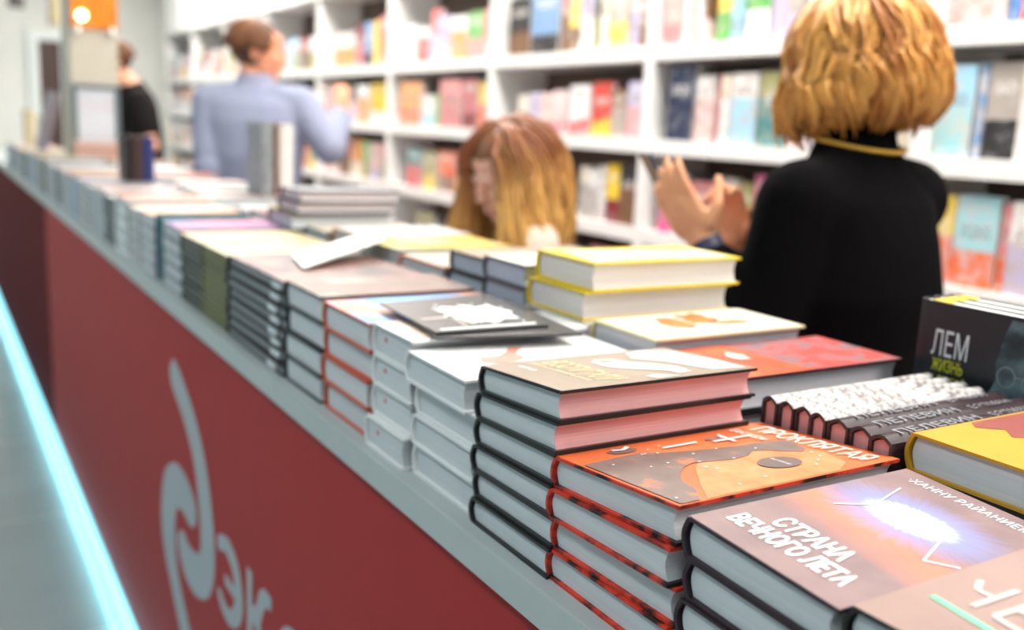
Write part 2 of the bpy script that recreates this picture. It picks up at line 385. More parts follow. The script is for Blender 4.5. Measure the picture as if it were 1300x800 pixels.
strokes(mb, fn, [[(.08,.40),(.14,.33),(.25,.33)], [(.25,.44),(.24,.22)],                       # Ч
  [(.62,.40),(.38,.44),(.36,.22),(.58,.20),(.60,.30),(.38,.32)],                               # Б
  [(.9,.42),(.74,.42),(.70,.30),(.76,.2),(.9,.2),(.95,.3),(.9,.42)],                             # О
  [(.5,.62),(.36,.60),(.28,.54),(.32,.48),(.46,.48)],                                             # С
  [(.60,.64),(.9,.64)], [(.75,.64),(.75,.48)]], Wt)                                               # Т
mb.build('lettering', plain('chalk_white', (.6,.54,.5), .7), r, fix=False)
mb = MB(); strokes(mb, fn, [[(.07,.17),(.5,.13)]], .02); mb.build('underline', plain('mint', (.2,.75,.42), .5), r, fix=False)
mb = MB(); strokes(mb, fn, [[(.42,.67),(.6,.6)], [(.5,.8),(.6,.75)]], .012); mb.build('yellow_stroke', P('yellow'), r, fix=False)
# 2 explosion cover
def strana_mat():
    m, t, b = nt('cover_explosion_picture', .36, .3)
    v = coords(t, 'Object'); sp = t.nodes.new('ShaderNodeSeparateXYZ'); t.links.new(v, sp.inputs[0])
    x, y = sp.outputs[0], sp.outputs[1]
    f = noise(t, v, 28, 5); f2 = noise(t, coords(t, 'Object', (8, 30, 8)), 1.6, 4)
    base = mixc(t, f, (.17, .11, .12), (.34, .22, .21))
    base = mixc(t, mth(t, 'MULTIPLY', mth(t, 'SUBTRACT', .17, y, True), 4), mixc(t, f2, (.62, .36, .3), (.5, .3, .28)), base) if False else base
    band = mth(t, 'SUBTRACT', 1, mth(t, 'MULTIPLY', mth(t, 'ABSOLUTE', mth(t, 'SUBTRACT', mth(t, 'ADD', y, mth(t, 'MULTIPLY', x, .15)), .118)), 26), True)
    base = mixc(t, mth(t, 'MULTIPLY', band, mth(t, 'MULTIPLY', f2, 1.6), True), base, (.72, .22, .12))
    # glow: printed burst of white-blue
    dx = mth(t, 'MULTIPLY', mth(t, 'SUBTRACT', x, .068), .75); dy = mth(t, 'SUBTRACT', y, .150)
    d = mth(t, 'SQRT', mth(t, 'ADD', mth(t, 'POWER', dx, 2), mth(t, 'POWER', mth(t, 'MULTIPLY', dy, 1.25), 2)))
    ang = mth(t, 'ARCTAN2', dy, dx); cmb = t.nodes.new('ShaderNodeCombineXYZ'); t.links.new(ang, cmb.inputs[0]); ray = noise(t, cmb.outputs[0], 9, 3, .7)
    g = mth(t, 'SUBTRACT', 1.15, mth(t, 'MULTIPLY', d, mth(t, 'ADD', 11, mth(t, 'MULTIPLY', ray, 17))), True)
    base = mixc(t, mth(t, 'MULTIPLY', g, 1.1, True), base, (.25, .32, .72))
    g2 = mth(t, 'SUBTRACT', 1.2, mth(t, 'MULTIPLY', d, mth(t, 'ADD', 26, mth(t, 'MULTIPLY', ray, 30))), True)
    base = mixc(t, mth(t, 'MULTIPLY', g2, 1.5, True), base, (.9, .97, 1))
    t.links.new(base, b.inputs['Base Color']); return m
stm = strana_mat(); mau = P('mauve', .28); plumE = plain('plum_black_edge', (.03,.014,.022), .3); dk = plain('dark_plum_edge', (.045, .02, .03), .35)
r, s = stack(X0, .472, 1.188, 4, .134, .235, .03, plumE, PG, 'the pile with the explosion cover', 'mauve hardcovers with explosion cover', spine=mau, seed=2, dz=-.007, toplabel='mauve book with blue-white explosion and white title, topmost of its pile')
fn = s(.0004); mb = MB(); poly(mb, [(.005, .004), (.998, .004), (.998, .996), (.005, .996)], fn); mb.build('cover_picture', stm, r, fix=False)
mb = MB(); fn = s(.0009)
put_text(mb, 'СТРАНА', (.23, .20), (.46, 0), (0, .092), fn, bold=.03)
put_text(mb, 'ВЕЧНОГО ЛЕТА', (.10, .095), (.76, 0), (0, .088), fn, bold=.03)
mb.build('title', plain('title_white', (.92, .92, .92), .4), r, fix=False); mb = MB()
put_text(mb, '·ХАННУ РАЙАНИЕМИ·', (.13, .90), (.84, 0), (0, .055), fn, bold=.005)
mb.build('author_line', plain('title_white', (.92, .92, .92), .4), r, fix=False)
mb = MB(); strokes(mb, fn, [[(.2,.82),(.3,.62)], [(.3,.62),(.2,.5)]], .006)
mb.build('light_streak', plain('streak_white', (.85, .9, .97), .4), r, fix=False); mb = MB(); strokes(mb, fn, [[(.85,.44),(.72,.64)], [(.98,.5),(.85,.44)]], .006)
mb.build('light_streak', plain('streak_white', (.85, .9, .97), .4), r, fix=False)
# 3 orange western
orc = splotch('cover_burnt_orange', [(.72,.12,.03), (.76,.15,.045), (.8,.2,.07)], 7); reds = splotch('red_black_spine', [(.012,.01,.01), (.02,.012,.012), (.7,.05,.025), (.74,.06,.03), (.74,.06,.03)], 40)
r, s = stack(X0, .642, 1.176, 4, .158, .243, .028, reds, PG, 'the orange western pile with red spattered spines', 'orange western hardcovers', dz=.014, top_cover=orc, spine=reds, seed=3, toplabel='orange western book with grey gunslinger silhouette, topmost of its pile')
g = splotch('ink_grey', [(.17,.12,.11), (.19,.135,.12), (.21,.15,.13), (.6,.2,.09)], 45); pale = splotch('ink_sand_orange', [(.72,.2,.07), (.76,.25,.1), (.78,.3,.14)], 40); wht = plain('ink_white', (.92, .88, .85), .4)
L3 = []
pal = [[(.3,.98),(.98,.98),(.98,.02),(.45,.02),(.25,.2),(.3,.5)]]
mb = MB(); poly(mb, [(.34,.72),(.5,.8),(.7,.84),(.9,.8),(.985,.7),(.985,.12),(.8,.2),(.6,.3),(.45,.4),(.34,.5)], s(.0006)); mb.build('cover_sand', pale, r, fix=False)
mb = MB(); fn = s(.0010)
poly(mb, [(.24,.015),(.985,.015),(.985,.09),(.85,.15),(.72,.17),(.62,.22),(.54,.28),(.50,.34),(.53,.42),(.56,.5),(.54,.58),(.49,.63),(.52,.69),(.58,.72),(.64,.78),(.6,.82),(.52,.83),(.46,.86),(.41,.84),(.38,.76),(.37,.66),(.34,.55),(.31,.45),(.27,.36),(.2,.27),(.22,.12)], fn)
poly(mb, blob(.12,.24,.05,.06,14,.15,3), fn); poly(mb, blob(.18,.66,.035,.06,10,.2,4), fn)
mb.build('gunslinger_silhouette', g, r, fix=False)
mb = MB(); poly(mb, blob(.73,.60,.095,.085,26,.0), s(.0014)); mb.build('round_sticker', plain('sticker_grey', (.16,.11,.1), .4), r, fix=False)
mb = MB(); fn = s(.0018)
put_text(mb, 'ПРОКЛЯТАЯ', (.14, .845), (.80, 0), (0, .10), fn, bold=.0)
mb.build('title', wht, r, fix=False); mb = MB(); put_text(mb, 'Вестерн', (.09, .755), (.27, 0), (0, .06), fn)
mb.build('subtitle', wht, r, fix=False); mb = MB(); put_text(mb, 'бестселлер', (.66, .595), (.14, 0), (0, .02), fn)
mb.build('sticker_text', wht, r, fix=False); mb = MB()
for sl in ([[(.2,.38),(.2,.54)]], [[(.24,.60),(.24,.78)], [(.14,.68),(.3,.67)]], [[(.1,.2),(.12,.24),(.08,.28)]]): mb = MB(); strokes(mb, fn, sl, .013); mb.build('white_streak', wht, r, fix=False)
mb = MB()
for i in range(26):
    rr = random.Random(i); poly(mb, blob(rr.uniform(.03,.95), rr.uniform(.03,.45) if i % 2 else rr.uniform(.2,.9), .008, .006, 6, .3, i), fn)
tag(mb.build('ink_specks', wht, r, fix=False), kind='stuff')
# 4 taupe with pale title, black boards
tpc = splotch('cover_taupe', [(.27,.2,.145), (.3,.225,.165), (.33,.25,.19)], 6)
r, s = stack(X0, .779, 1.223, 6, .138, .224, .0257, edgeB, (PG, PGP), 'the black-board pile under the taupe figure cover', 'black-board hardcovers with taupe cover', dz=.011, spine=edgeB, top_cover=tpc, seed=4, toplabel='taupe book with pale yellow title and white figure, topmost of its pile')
mb = MB(); fn = s(.0007)
put_text(mb, 'ВОСПИТАЛИ', (.14, .245), (.74, 0), (0, .13), fn, bold=.02); put_text(mb, 'роман о семье и доме', (.12, .19), (.7, 0), (0, .035), fn, bold=.01)
mb.build('title', plain('pale_gold_ink', (.75, .62, .34), .35), r, fix=False)
mb = MB()
for p in ([(.2,.5),(.3,.44),(.5,.44),(.62,.5),(.8,.62),(.9,.62),(.88,.7),(.7,.72),(.5,.66),(.4,.6),(.24,.58)], [(.1,.72),(.3,.66),(.5,.74),(.9,.8),(.95,.96),(.6,.98),(.15,.95),(.04,.82)], [(.88,.45),(.97,.48),(.96,.6),(.85,.52)], blob(.3,.52,.08,.04,12,.3,2)): poly(mb, p, fn)
mb.build('white_figure', plain('milky_ink', (.6, .6, .56), .35), r, fix=False)
mb = MB(); put_text(mb, 'МАРИЯ', (.16, .12), (.2, 0), (0, .025), fn, bold=.03); mb.build('author_line', wht, r, fix=False)
# 5 white with pink figure
whc = plain('cover_white_gloss', (.86, .85, .84), .22, .5, .02); dsp = plain('maroon_spine_label', (.16,.02,.02), .4)
r, s = stack(X0 + .002, .921, 1.203, 4, .137, .236, .0345, whc, PG, 'the white pile with the pink figure cover', 'white hardcovers with maroon spine ends', spine=dsp, top_cover=whc, offs=[(.002,0),(.0,.002),(.003,-.001),(-.004,.013)], seed=5, toplabel='white book with faint pink figure and thin letters, topmost of its pile')
mb = MB(); fn = s(.0006); poly(mb, [(.42,.25),(.58,.22),(.66,.3),(.6,.42),(.5,.46),(.42,.44),(.3,.5),(.22,.55),(.2,.48),(.34,.42),(.44,.34)], fn)
mb.build('pink_figure', plain('pale_pink_ink', (.62, .25, .18), .35), r, fix=False)
# 6 white with red dots
r, s = stack(X0, 1.037, 1.213, 4, .106, .236, .037, whc, PG, 'the white pile marked with red dots', 'white hardcovers with red dot bookmarks', spine=plain('thin_red', (.45,.04,.03), .4), offs=[(-.006,-.002),(.004,.001),(.003,0),(.003,.0)], seed=6, toplabel='white book with beige picture under the black leaflets, marked with red dot')
mb = MB(); poly(mb, [(.02,.02),(.97,.02),(.97,.6),(.5,.8),(.02,.8)], s(.0006)); mb.build('cover_picture', splotch('beige_picture', [(.7,.62,.52),(.42,.3,.25),(.75,.7,.62)], 30), r, fix=False)
dotm = plain('red_dot', (.6,.03,.03), .4)
for ch in [o for o in C.objects if o.get('group') == 'white hardcovers with red dot bookmarks']:
    MB().ell((.028, .0042, .021), (.0032, .0012, .0032), nu=10, nv=6).build('red_dot', dotm, ch)
# 7 orange spines
orb = plain('orange_red_board', (.62, .1, .04), .35)
r, s = stack(X0, 1.197, 1.210, 4, .152, .236, .036, orb, PG, 'the orange-edged pile with blue sky cover', 'orange-edged hardcovers', top_cover=splotch('sky_and_peach', [(.62,.22,.12),(.66,.3,.2),(.12,.35,.7),(.2,.5,.8)], 9), spine=orb, seed=7, toplabel='peach book with blue sky patch, topmost of orange-edged pile')
# 8 black spines with brown cover
bro = splotch('rose_brown_picture', [(.13,.07,.06),(.22,.12,.10),(.16,.11,.09),(.36,.28,.24)], 12)
r, s = stack(X0, 1.352, 1.213, 4, .145, .236, .036, edgeB, PG, 'the black-edged pile under a rosy brown cover', 'black-edged hardcovers beside the orange-edged pile', spine=edgeB, top_cover=bro, seed=8, toplabel='rosy brown patterned book on the black-edged pile')
# 9 thin square books with white tags
r, s = stack(X0, 1.674, 1.205, 8, .312, .24, .0175, plain('black_thin_board', (.03,.022,.022), .4), PGD, 'the pile of thin dark albums with white tags', 'thin dark albums with white tags', top_cover=splotch('rose_album', [(.11,.055,.05),(.24,.13,.11),(.06,.04,.055),(.2,.08,.065)], 9), spine=dk, seed=9, name='album', toplabel='rosy brown album with white tag, topmost of the dark thin pile')
tagm = plain('white_tag', (.82,.86,.88), .4)
for ch in [o for o in C.objects if o.get('group') == 'thin dark albums with white tags']:
    MB().box(.245, .285, -.002, .0005, .004, .012).build('tag', tagm, ch)
# 10 pale yellow thin
ylc = splotch('pale_yellow_cover', [(.5,.45,.27),(.42,.33,.13),(.56,.52,.42)], 9)
stack(X0, 1.85, 1.203, 11, .168, .235, .014, plain('khaki_board', (.2,.2,.08), .4), pages('page_khaki', (.4,.41,.32)), 'the khaki thin pile behind the dark albums', 'thin khaki paperbacks', top_cover=ylc, seed=10)
stack(X0, 2.025, 1.203, 10, .168, .235, .014, plain('black_yellow_board', (.06,.06,.03), .4), PGD, 'the black-striped thin pile with pale yellow cover', 'thin black-striped books', top_cover=ylc, spine=orb, seed=11)
# 11 purple and pink
pk = splotch('purple_pink_cover', [(.05,.01,.17),(.06,.012,.2),(.4,.02,.16),(.5,.06,.2)], 7)
stack(X0, 2.21, 1.207, 5, .175, .235, .028, plain('grey_board', (.25,.26,.28), .4), PG, 'the grey pile with the purple and pink cover', 'grey hardcovers with pink cover', top_cover=pk, spine=orb, seed=12)
# 12 upright teal and navy
def upright(loc, W, H, T, cover, pg, label, group=None, name='upright_book', spine=None, face='-X', tilt=0):
    """standing book: face '-X' shows its front board to the aisle, 'spine-X' shows the spine, 'spine-Y' the spine to the near end"""
    me = book_meshes(W, H, T, cover, pg, spine=spine, inset=.0015 if T == .025 else .004)
    # local: x spine->fore, y bottom->top, z thickness
    if face == '-X': m = Matrix(((0, 0, -1), (-1, 0, 0), (0, 1, 0)))       # x->-Y, y->Z, z->-X
    elif face == 'spine-X': m = Matrix(((1, 0, 0), (0, 0, -1), (0, 1, 0)))   # x->+X, y->Z, z->-Y
    elif face == 'spine-Y': m = Matrix(((0, 0, 1), (1, 0, 0), (0, 1, 0)))     # x->+Y, y->Z, z->+X
    elif face == 'up': m = Matrix(((0, 1, 0), (0, 0, 1), (-1 + 2, 0, 0)))
    m = m.to_4x4() @ Matrix.Rotation(tilt, 4, 'X')
    r = make_book(loc, me, label, group, name); r.rotation_euler = m.to_3x3().to_euler(); return r
upright((X0 + .006, 2.262, CT), .2, .146, .04, plain('teal_board', (.0,.2,.2), .35), PG, 'teal upright book with its spine to the aisle, wedged between piles', 'upright books wedged in the front row', face='spine-X')
upright((X0 + .006, 2.298, CT), .2, .148, .03, P('navy'), PG, 'navy upright book beside the teal one, wedged between piles', 'upright books wedged in the front row', face='spine-X')
# ------------------------------------------------------------------ farther front row
fr = [ # yfar, ztop, n, W, cover board, top cover, name
 (2.475,1.205,5,.17,'grey','orange'),(2.65,1.2,5,.17,'greybeige','cream'),(2.83,1.212,4,.172,'white','redorange'),(3.0,1.2,6,.165,'black','offwhite'),(3.17,1.207,4,.165,'grey','pinkpale'),
 (3.34,1.198,5,.165,'grey','white'),(3.51,1.205,5,.165,'greybeige','lavender'),(3.68,1.2,4,.165,'steelblue','offwhite'),(3.85,1.208,5,.165,'grey','orange'),
 (4.02,1.2,4,.165,'grey','pinkpale'),(4.19,1.204,5,.165,'black','white'),(4.36,1.196,4,.165,'grey','lavender'),(4.53,1.205,5,.165,'greybeige','offwhite'),(4.7,1.215,4,.165,'black','white'),
 (4.87,1.2,4,.165,'brown','offwhite'),(5.04,1.21,4,.165,'grey','yellow'),(5.22,1.2,4,.17,'steelblue','yellow'),(5.4,1.205,4,.17,'grey','pinkpale'),(5.58,1.2,3,.17,'black','white'),
 (5.76,1.2,3,.17,'grey','offwhite'),(5.94,1.2,3,.17,'greybeige','yellow'),(6.12,1.2,3,.17,'grey','pink'),(6.3,1.2,3,.17,'black','white'),(6.48,1.2,3,.17,'grey','offwhite'),(6.66,1.2,3,.17,'grey','cream')]
cnt = ['first','second','third','fourth','fifth','sixth','seventh','eighth','ninth','tenth','eleventh','twelfth','thirteenth','fourteenth','fifteenth','sixteenth','seventeenth','eighteenth','nineteenth','twentieth','twenty-first','twenty-second','twenty-third','twenty-fourth','twenty-fifth']
words = dict(grey='grey', greybeige='taupe', white='white', black='black-edged', steelblue='blue-grey', brown='brown')
tops = dict(orange='orange', cream='cream', redorange='red-orange', offwhite='pale', pinkpale='blush', white='white', lavender='lavender', yellow='yellow', pink='pink')
for i, (yf, zt, n, W_, bd, tc) in enumerate(fr):
    stack(X0 + (.004 if i % 3 else 0), yf, zt, n, W_, .225, .03, plain('board_' + bd, PAL[bd], .4), PGD if bd == 'black' else PG, 'the %s front-row pile beyond the teal book, %s-topped' % (cnt[i], tops[tc]),
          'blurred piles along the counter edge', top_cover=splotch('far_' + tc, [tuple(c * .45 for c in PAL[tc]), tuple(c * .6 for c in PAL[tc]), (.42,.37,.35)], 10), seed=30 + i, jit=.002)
# ------------------------------------------------------------------ second row
X2 = .69
stack(X2 + .005, .807, 1.209, 4, .127, .248, .04, P('black'), pages('page_lilac', (.66,.64,.68)), 'the second-row pile with the red flame cover', 'hardcovers with red flame cover', top_cover=P('darkred', .3), seed=50, name='hardcover_book', toplabel='red and orange flame book on second-row pile beside the taupe one')
rt = [o for o in C.objects if o.get('label', '').startswith('red and orange flame')][0]
T_ = (1.209 - CT) / 4 - .0003
def flat(W, H, T, lift=.0004): return lambda u, v: (u * W, v * H, T + lift)
mb = MB(); fn = flat(.127, .248, T_); poly(mb, [(.03,.005),(.99,.005),(.99,.42),(.03,.36)], fn); mb.build('orange_band', splotch('flame_band', [(.55,.05,.02),(.62,.09,.03),(.68,.14,.05)], 20), rt, fix=False)
mb = MB(); poly(mb, [(.03,.362),(.99,.422),(.99,.995),(.03,.995)], fn); mb.build('rose_picture', splotch('rose_picture', [(.2,.11,.125),(.25,.14,.15),(.5,.06,.05),(.5,.08,.07)], 22, distort=1), rt, fix=False)
mb = MB(); fn = flat(.127, .248, T_, .0009); poly(mb, blob(.4,.26,.12,.04,12,.3,8), fn); put_text(mb, 'любовь и войны короны', (.3, .06), (.6, 0), (0, .03), fn); mb.build('white_print', wht, rt, fix=False)
# cream
crm = plain('cream_board', (.8, .7, .42), .35)
stack(X2, .932, 1.222, 4, .12, .238, .04, crm, pages('page_lilac', (.66,.64,.68)), 'the second-row pile with the cream and gold cover', 'cream hardcovers with gold picture', spine=P('darkred'), seed=51, toplabel='cream book with golden fruit picture, just in front of yellow pair')
ct = [o for o in C.objects if o.get('label', '').startswith('cream book with golden')][0]; T_ = (1.222 - CT) / 4 - .0003
mb = MB(); poly(mb, [(.03,.02),(.97,.02),(.97,.98),(.03,.98)], flat(.12, .238, T_)); mb.build('white_field', plain('cream_white', (.88,.85,.76), .3), ct, fix=False)
mb = MB(); fn = flat(.12, .238, T_, .0009); poly(mb, blob(.5,.35,.26,.1,14,.3,4), fn); poly(mb, blob(.35,.55,.25,.12,14,.3,9), fn); poly(mb, blob(.6,.68,.08,.14,9,.3,2), fn)
mb.build('gold_picture', splotch('gold_ochre', [(.35,.12,.02),(.5,.23,.05),(.2,.1,.06)], 40), ct, fix=False)
# white pile under the yellow pair, then the pair
stack(X2, 1.085, 1.213, 4, .14, .24, .035, whc, PG, 'the second-row white pile under the yellow-edged pair', 'white hardcovers under the yellow pair', seed=52)
yel = plain('yellow_board', (.86,.62,.01), .35)
for k, (z, lab, ox, oy) in enumerate([(1.2135, 'lower thick yellow-edged book of the pair on the white pile', -.004, .006), (1.2505, 'upper thick yellow-edged book of the pair beside the woman in black', .004, 0)]):
    me = book_meshes(.13, .245, .0366, yel, pages('page_warm', (.82,.76,.72)))
    yr_ = make_book((X2 + .006 + ox, 1.08 + oy, z), me, lab, 'thick yellow-edged hardcovers')
mb = MB(); fn = flat(.13, .245, .0366); poly(mb, [(.12,.1),(.95,.02),(.95,.95),(.3,.98),(.25,.6)], fn); mb.build('cover_picture', splotch('beige_map', [(.75,.68,.5),(.85,.7,.2),(.7,.62,.5),(.55,.5,.42)], 14), yr_, fix=False)
stack(X2 + .006, 1.215, 1.262, 6, .113, .235, .034, plain('slate_board', (.1,.1,.13), .4), pages('page_blue', (.5,.55,.63)), 'the slate pile just left of the yellow pair', 'slate hardcovers left of the yellow pair', spine=P('darkred'), top_cover=splotch('beige_light', [(.8,.75,.66),(.6,.5,.42)], 14), seed=53)
stack(X2 + .014, 1.345, 1.252, 6, .118, .235, .034, P('black'), pages('page_blue', (.5,.55,.63)), 'the dark pile two left of the yellow pair', 'black hardcovers left of the slate pile', top_cover=P('taupe'), seed=54)
bkl = [ # x, yfar, ztop, n, W, board, top, desc
 (.7, 1.52, 1.221, 4, .16, 'redorange', 'cream', 'the flat pile with white cover and orange edge'),
 (.7, 1.70, 1.226, 4, .17, 'teal', 'yellow', 'the flat pile with teal side and yellow edge'),
 (.72, 1.89, 1.225, 4, .17, 'orange', 'offwhite', 'the pile with the orange block behind the leaflet'),
 (.68, 2.20, 1.238, 5, .17, 'black', 'yellow', 'the pile with a thin yellow cover behind the leaflet'),
 (.7, 2.02, 1.215, 4, .12, 'grey', 'cream', 'the low pile between leaflet and grey pair'),
 (.69, 2.38, 1.215, 4, .16, 'black', 'rose', 'the rose-topped pile behind the grey pair'),
 (.7, 2.56, 1.205, 4, .16, 'grey', 'offwhite', 'the pale second-row pile before the standing trio'),
 (.69, 2.98, 1.205, 4, .17, 'grey', 'pinkpale', 'the pink-topped pile carrying the standing trio'),
 (.69, 3.16, 1.212, 4, .17, 'greybeige', 'white', 'the white-topped pile behind the standing trio'),
 (.69, 3.34, 1.218, 5, .17, 'grey', 'pinkpale', 'the blush second-row pile left of the standing trio'),
 (.69, 3.52, 1.205, 4, .17, 'grey', 'white', 'the next white second-row pile before the man'),
 (.69, 3.75, 1.215, 4, .17, 'greybeige', 'redorange', 'the orange-topped second-row pile near the man'),
 (.69, 3.93, 1.205, 4, .17, 'grey', 'offwhite', 'the pale second-row pile beside the man'),
 (.69, 4.15, 1.21, 4, .17, 'black', 'white', 'the dark second-row pile left of the man'),
 (.69, 4.4, 1.205, 4, .17, 'grey', 'pinkpale', 'the blush second-row pile before the pillar'),
 (.69, 4.62, 1.215, 4, .17, 'greybeige', 'orange', 'the orange second-row pile before the pillar'),
 (.69, 4.85, 1.205, 4, .17, 'grey', 'white', 'the white second-row pile touching the pillar')]
for i, (x, yf, zt, n, W_, bd, tc, desc) in enumerate(bkl):
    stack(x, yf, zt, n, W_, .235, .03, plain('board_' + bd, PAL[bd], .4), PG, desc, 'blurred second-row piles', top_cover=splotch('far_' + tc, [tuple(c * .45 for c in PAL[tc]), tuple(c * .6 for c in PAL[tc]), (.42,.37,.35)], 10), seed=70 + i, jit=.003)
# grey pair behind the leaflet
for k in range(2):
    me = book_meshes(.14, .235, .0245, plain('slate_board', (.1,.1,.13), .4), pages('page_rosy', (.78,.7,.72)))
    make_book((.69 + .006 * k, 2.17 - .004 * k, 1.2385 + k * .0248), me, ['lower', 'upper'][k] + ' grey book of the pair on the thin yellow cover', 'grey pair behind the leaflet')
# loose leaflet
def sheet(name, corners, th, mat_, label, cat, group=None, extra=None):
    mb = MB(); c = Vector([sum(p[i] for p in corners) / 4 for i in range(3)])
    lo = [Vector(p) - c for p in corners]; hi = [p + Vector((0, 0, th)) for p in lo]
    mb.add(lo + hi, [(3,2,1,0), (4,5,6,7), (0,1,5,4), (1,2,6,5), (2,3,7,6), (3,0,4,7)])
    o = mb.build(name, mat_); o.location = c; tag(o, label, cat, group); return o, c
sheet('leaflet', [(.535, 1.60, 1.2085), (.51, 1.47, 1.2085), (.70, 1.585, 1.236), (.72, 1.70, 1.236)], .003, plain('leaflet_paper', (.9,.9,.86), .4), 'white blank leaflet lying tilted across pale books mid counter', 'leaflet')
# black leaflets on the white piles
lf = plain('black_leaflet', (.05, .047, .05), .25, .6)
for k, (cor, z, lab) in enumerate([([(.50,1.085),(.47,.92),(.64,.885),(.665,1.10)], 1.2148, 'lower black glossy leaflet, turned slightly, on the white piles'), ([(.485,1.11),(.475,.93),(.62,.925),(.655,1.13)], 1.2182, 'upper black glossy leaflet with splashy white picture, on the white piles')]):
    o, c = sheet('leaflet', [(x, y, z) for x, y in cor], .0028, lf, lab, 'leaflet', 'black leaflets on the white piles')
    if k:
        A_, B_, C_, D_ = [Vector((x, y)) for x, y in cor]
        fn = lambda u, v: ((A_ * (1-u) * (1-v) + B_ * u * (1-v) + C_ * u * v + D_ * (1-u) * v).x - c.x, (A_ * (1-u) * (1-v) + B_ * u * (1-v) + C_ * u * v + D_ * (1-u) * v).y - c.y, z + .0033 - c.z)
        mb = MB(); poly(mb, [(.3,.4),(.36,.52),(.3,.6),(.4,.66),(.36,.8),(.5,.84),(.6,.9),(.68,.84),(.8,.86),(.78,.72),(.86,.62),(.8,.5),(.84,.4),(.7,.36),(.6,.28),(.5,.34),(.4,.3)], fn)
        poly(mb, [(.93,.06),(.97,.06),(.97,.9),(.93,.92)], fn)
        for i in range(16):
            q = random.Random(i + 90); poly(mb, blob(q.uniform(.2,.9), q.uniform(.25,.93), .02, .015, 7, .4, i), fn)
        mb.build('splash_picture', plain('splash_white', (.88,.87,.85), .3), o, fix=False)
        mb = MB(); poly(mb, [(.6,.06),(.66,.06),(.66,.3),(.9,.3),(.9,.34),(.6,.34)], fn); mb.build('small_print', plain('warm_grey_ink', (.4,.33,.3), .3), o, fix=False)
# row of books standing on their fore-edges, spines up
spc = splotch('silver_spine', [(.12,.1,.1),(.5,.47,.46),(.7,.68,.67)], 160, .25); plumb = plain('plum_black_spine', (.045,.028,.032), .25)
for i in range(7):
    w_ = .0195 if i < 4 else .0235
    y = .646 - (i * .0198 if i < 4 else 4 * .0198 + (i - 4) * .0238)
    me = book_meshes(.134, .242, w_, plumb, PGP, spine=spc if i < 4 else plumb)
    # x (spine->fore) points down, y (length) to +X, z to -Y ... spine on top
    m = Matrix(((0, 1, 0), (0, 0, 1), (-1, 0, 0)))
    m = Matrix(((0, 1, 0), (0, 0, -1), (-1, 0, 0)))
    # columns: images of x, y, z
    m = Matrix(((0., 1., 0.), (0., 0., -1.), (-1., 0., 0.)))
    m = Matrix(((0., 1., 0.), (0., 0., 1.), (1., 0., 0.))) if m.determinant() < 0 else m
    lab = '%s of seven books set spine-up, counted from the red flame pile' % ['first','second','third','fourth','fifth','sixth','last'][i]
    r = make_book((X2 - .002 + .0015 * (i % 3), y, CT + .134 + .0002), me, lab, 'books set spine-up beside the red flame pile')
    r.rotation_euler = m.to_euler()
    if i < 4: continue
    mb = MB(); fnn = lambda a, b_: (-.0052 if True else 0, a, b_)
    put_text(mb, 'ПЕЛЕВИН', (.02, w_ * .75), (.115, 0), (0, -w_ * .5), lambda a, b_: (-.0056, a, b_), bold=.01)
    put_text(mb, 'БЭТМАН АПОЛЛО'[:6], (.155, w_ * .75), (.06, 0), (0, -w_ * .42), lambda a, b_: (-.0056, a, b_), bold=.0)
    mb.build('spine_lettering', plain('silver_ink', (.3,.3,.33), .3), r, fix=False)
# black riser and the yellow-red book on it
ri = MB(); ri.box(0, .25, 0, .3, 0, .112); tag(ri.build('riser', plain('matte_black', (.015,.015,.016), .5), loc=(.70, .185, CT)), 'low matte black display riser under the yellow book at right', 'riser')
me = book_meshes(.15, .25, .034, plain('amber_yellow', (.6,.31,.02), .4), PG, spine=P('darkred'))
r = make_book((.70, .487, CT + .1125), me, 'yellow book with red forest-edge picture, lying on the black riser at right')
mb = MB(); fn = flat(.15, .25, .034); poly(mb, [(.03,.30),(.1,.26),(.2,.34),(.3,.28),(.42,.38),(.55,.3),(.7,.40),(.8,.33),(.99,.42),(.99,.99),(.03,.99)], fn); mb.build('red_field', plain('brick_rose', (.33,.09,.075), .3), r, fix=False)
mb = MB(); fn = flat(.15, .25, .034, .0009)
for k in range(5): put_text(mb, 'история одной', (.2 + .02 * k, .62 - .03 * k), (.5, 0), (0, .022), fn)
mb.build('small_lettering', wht, r, fix=False)
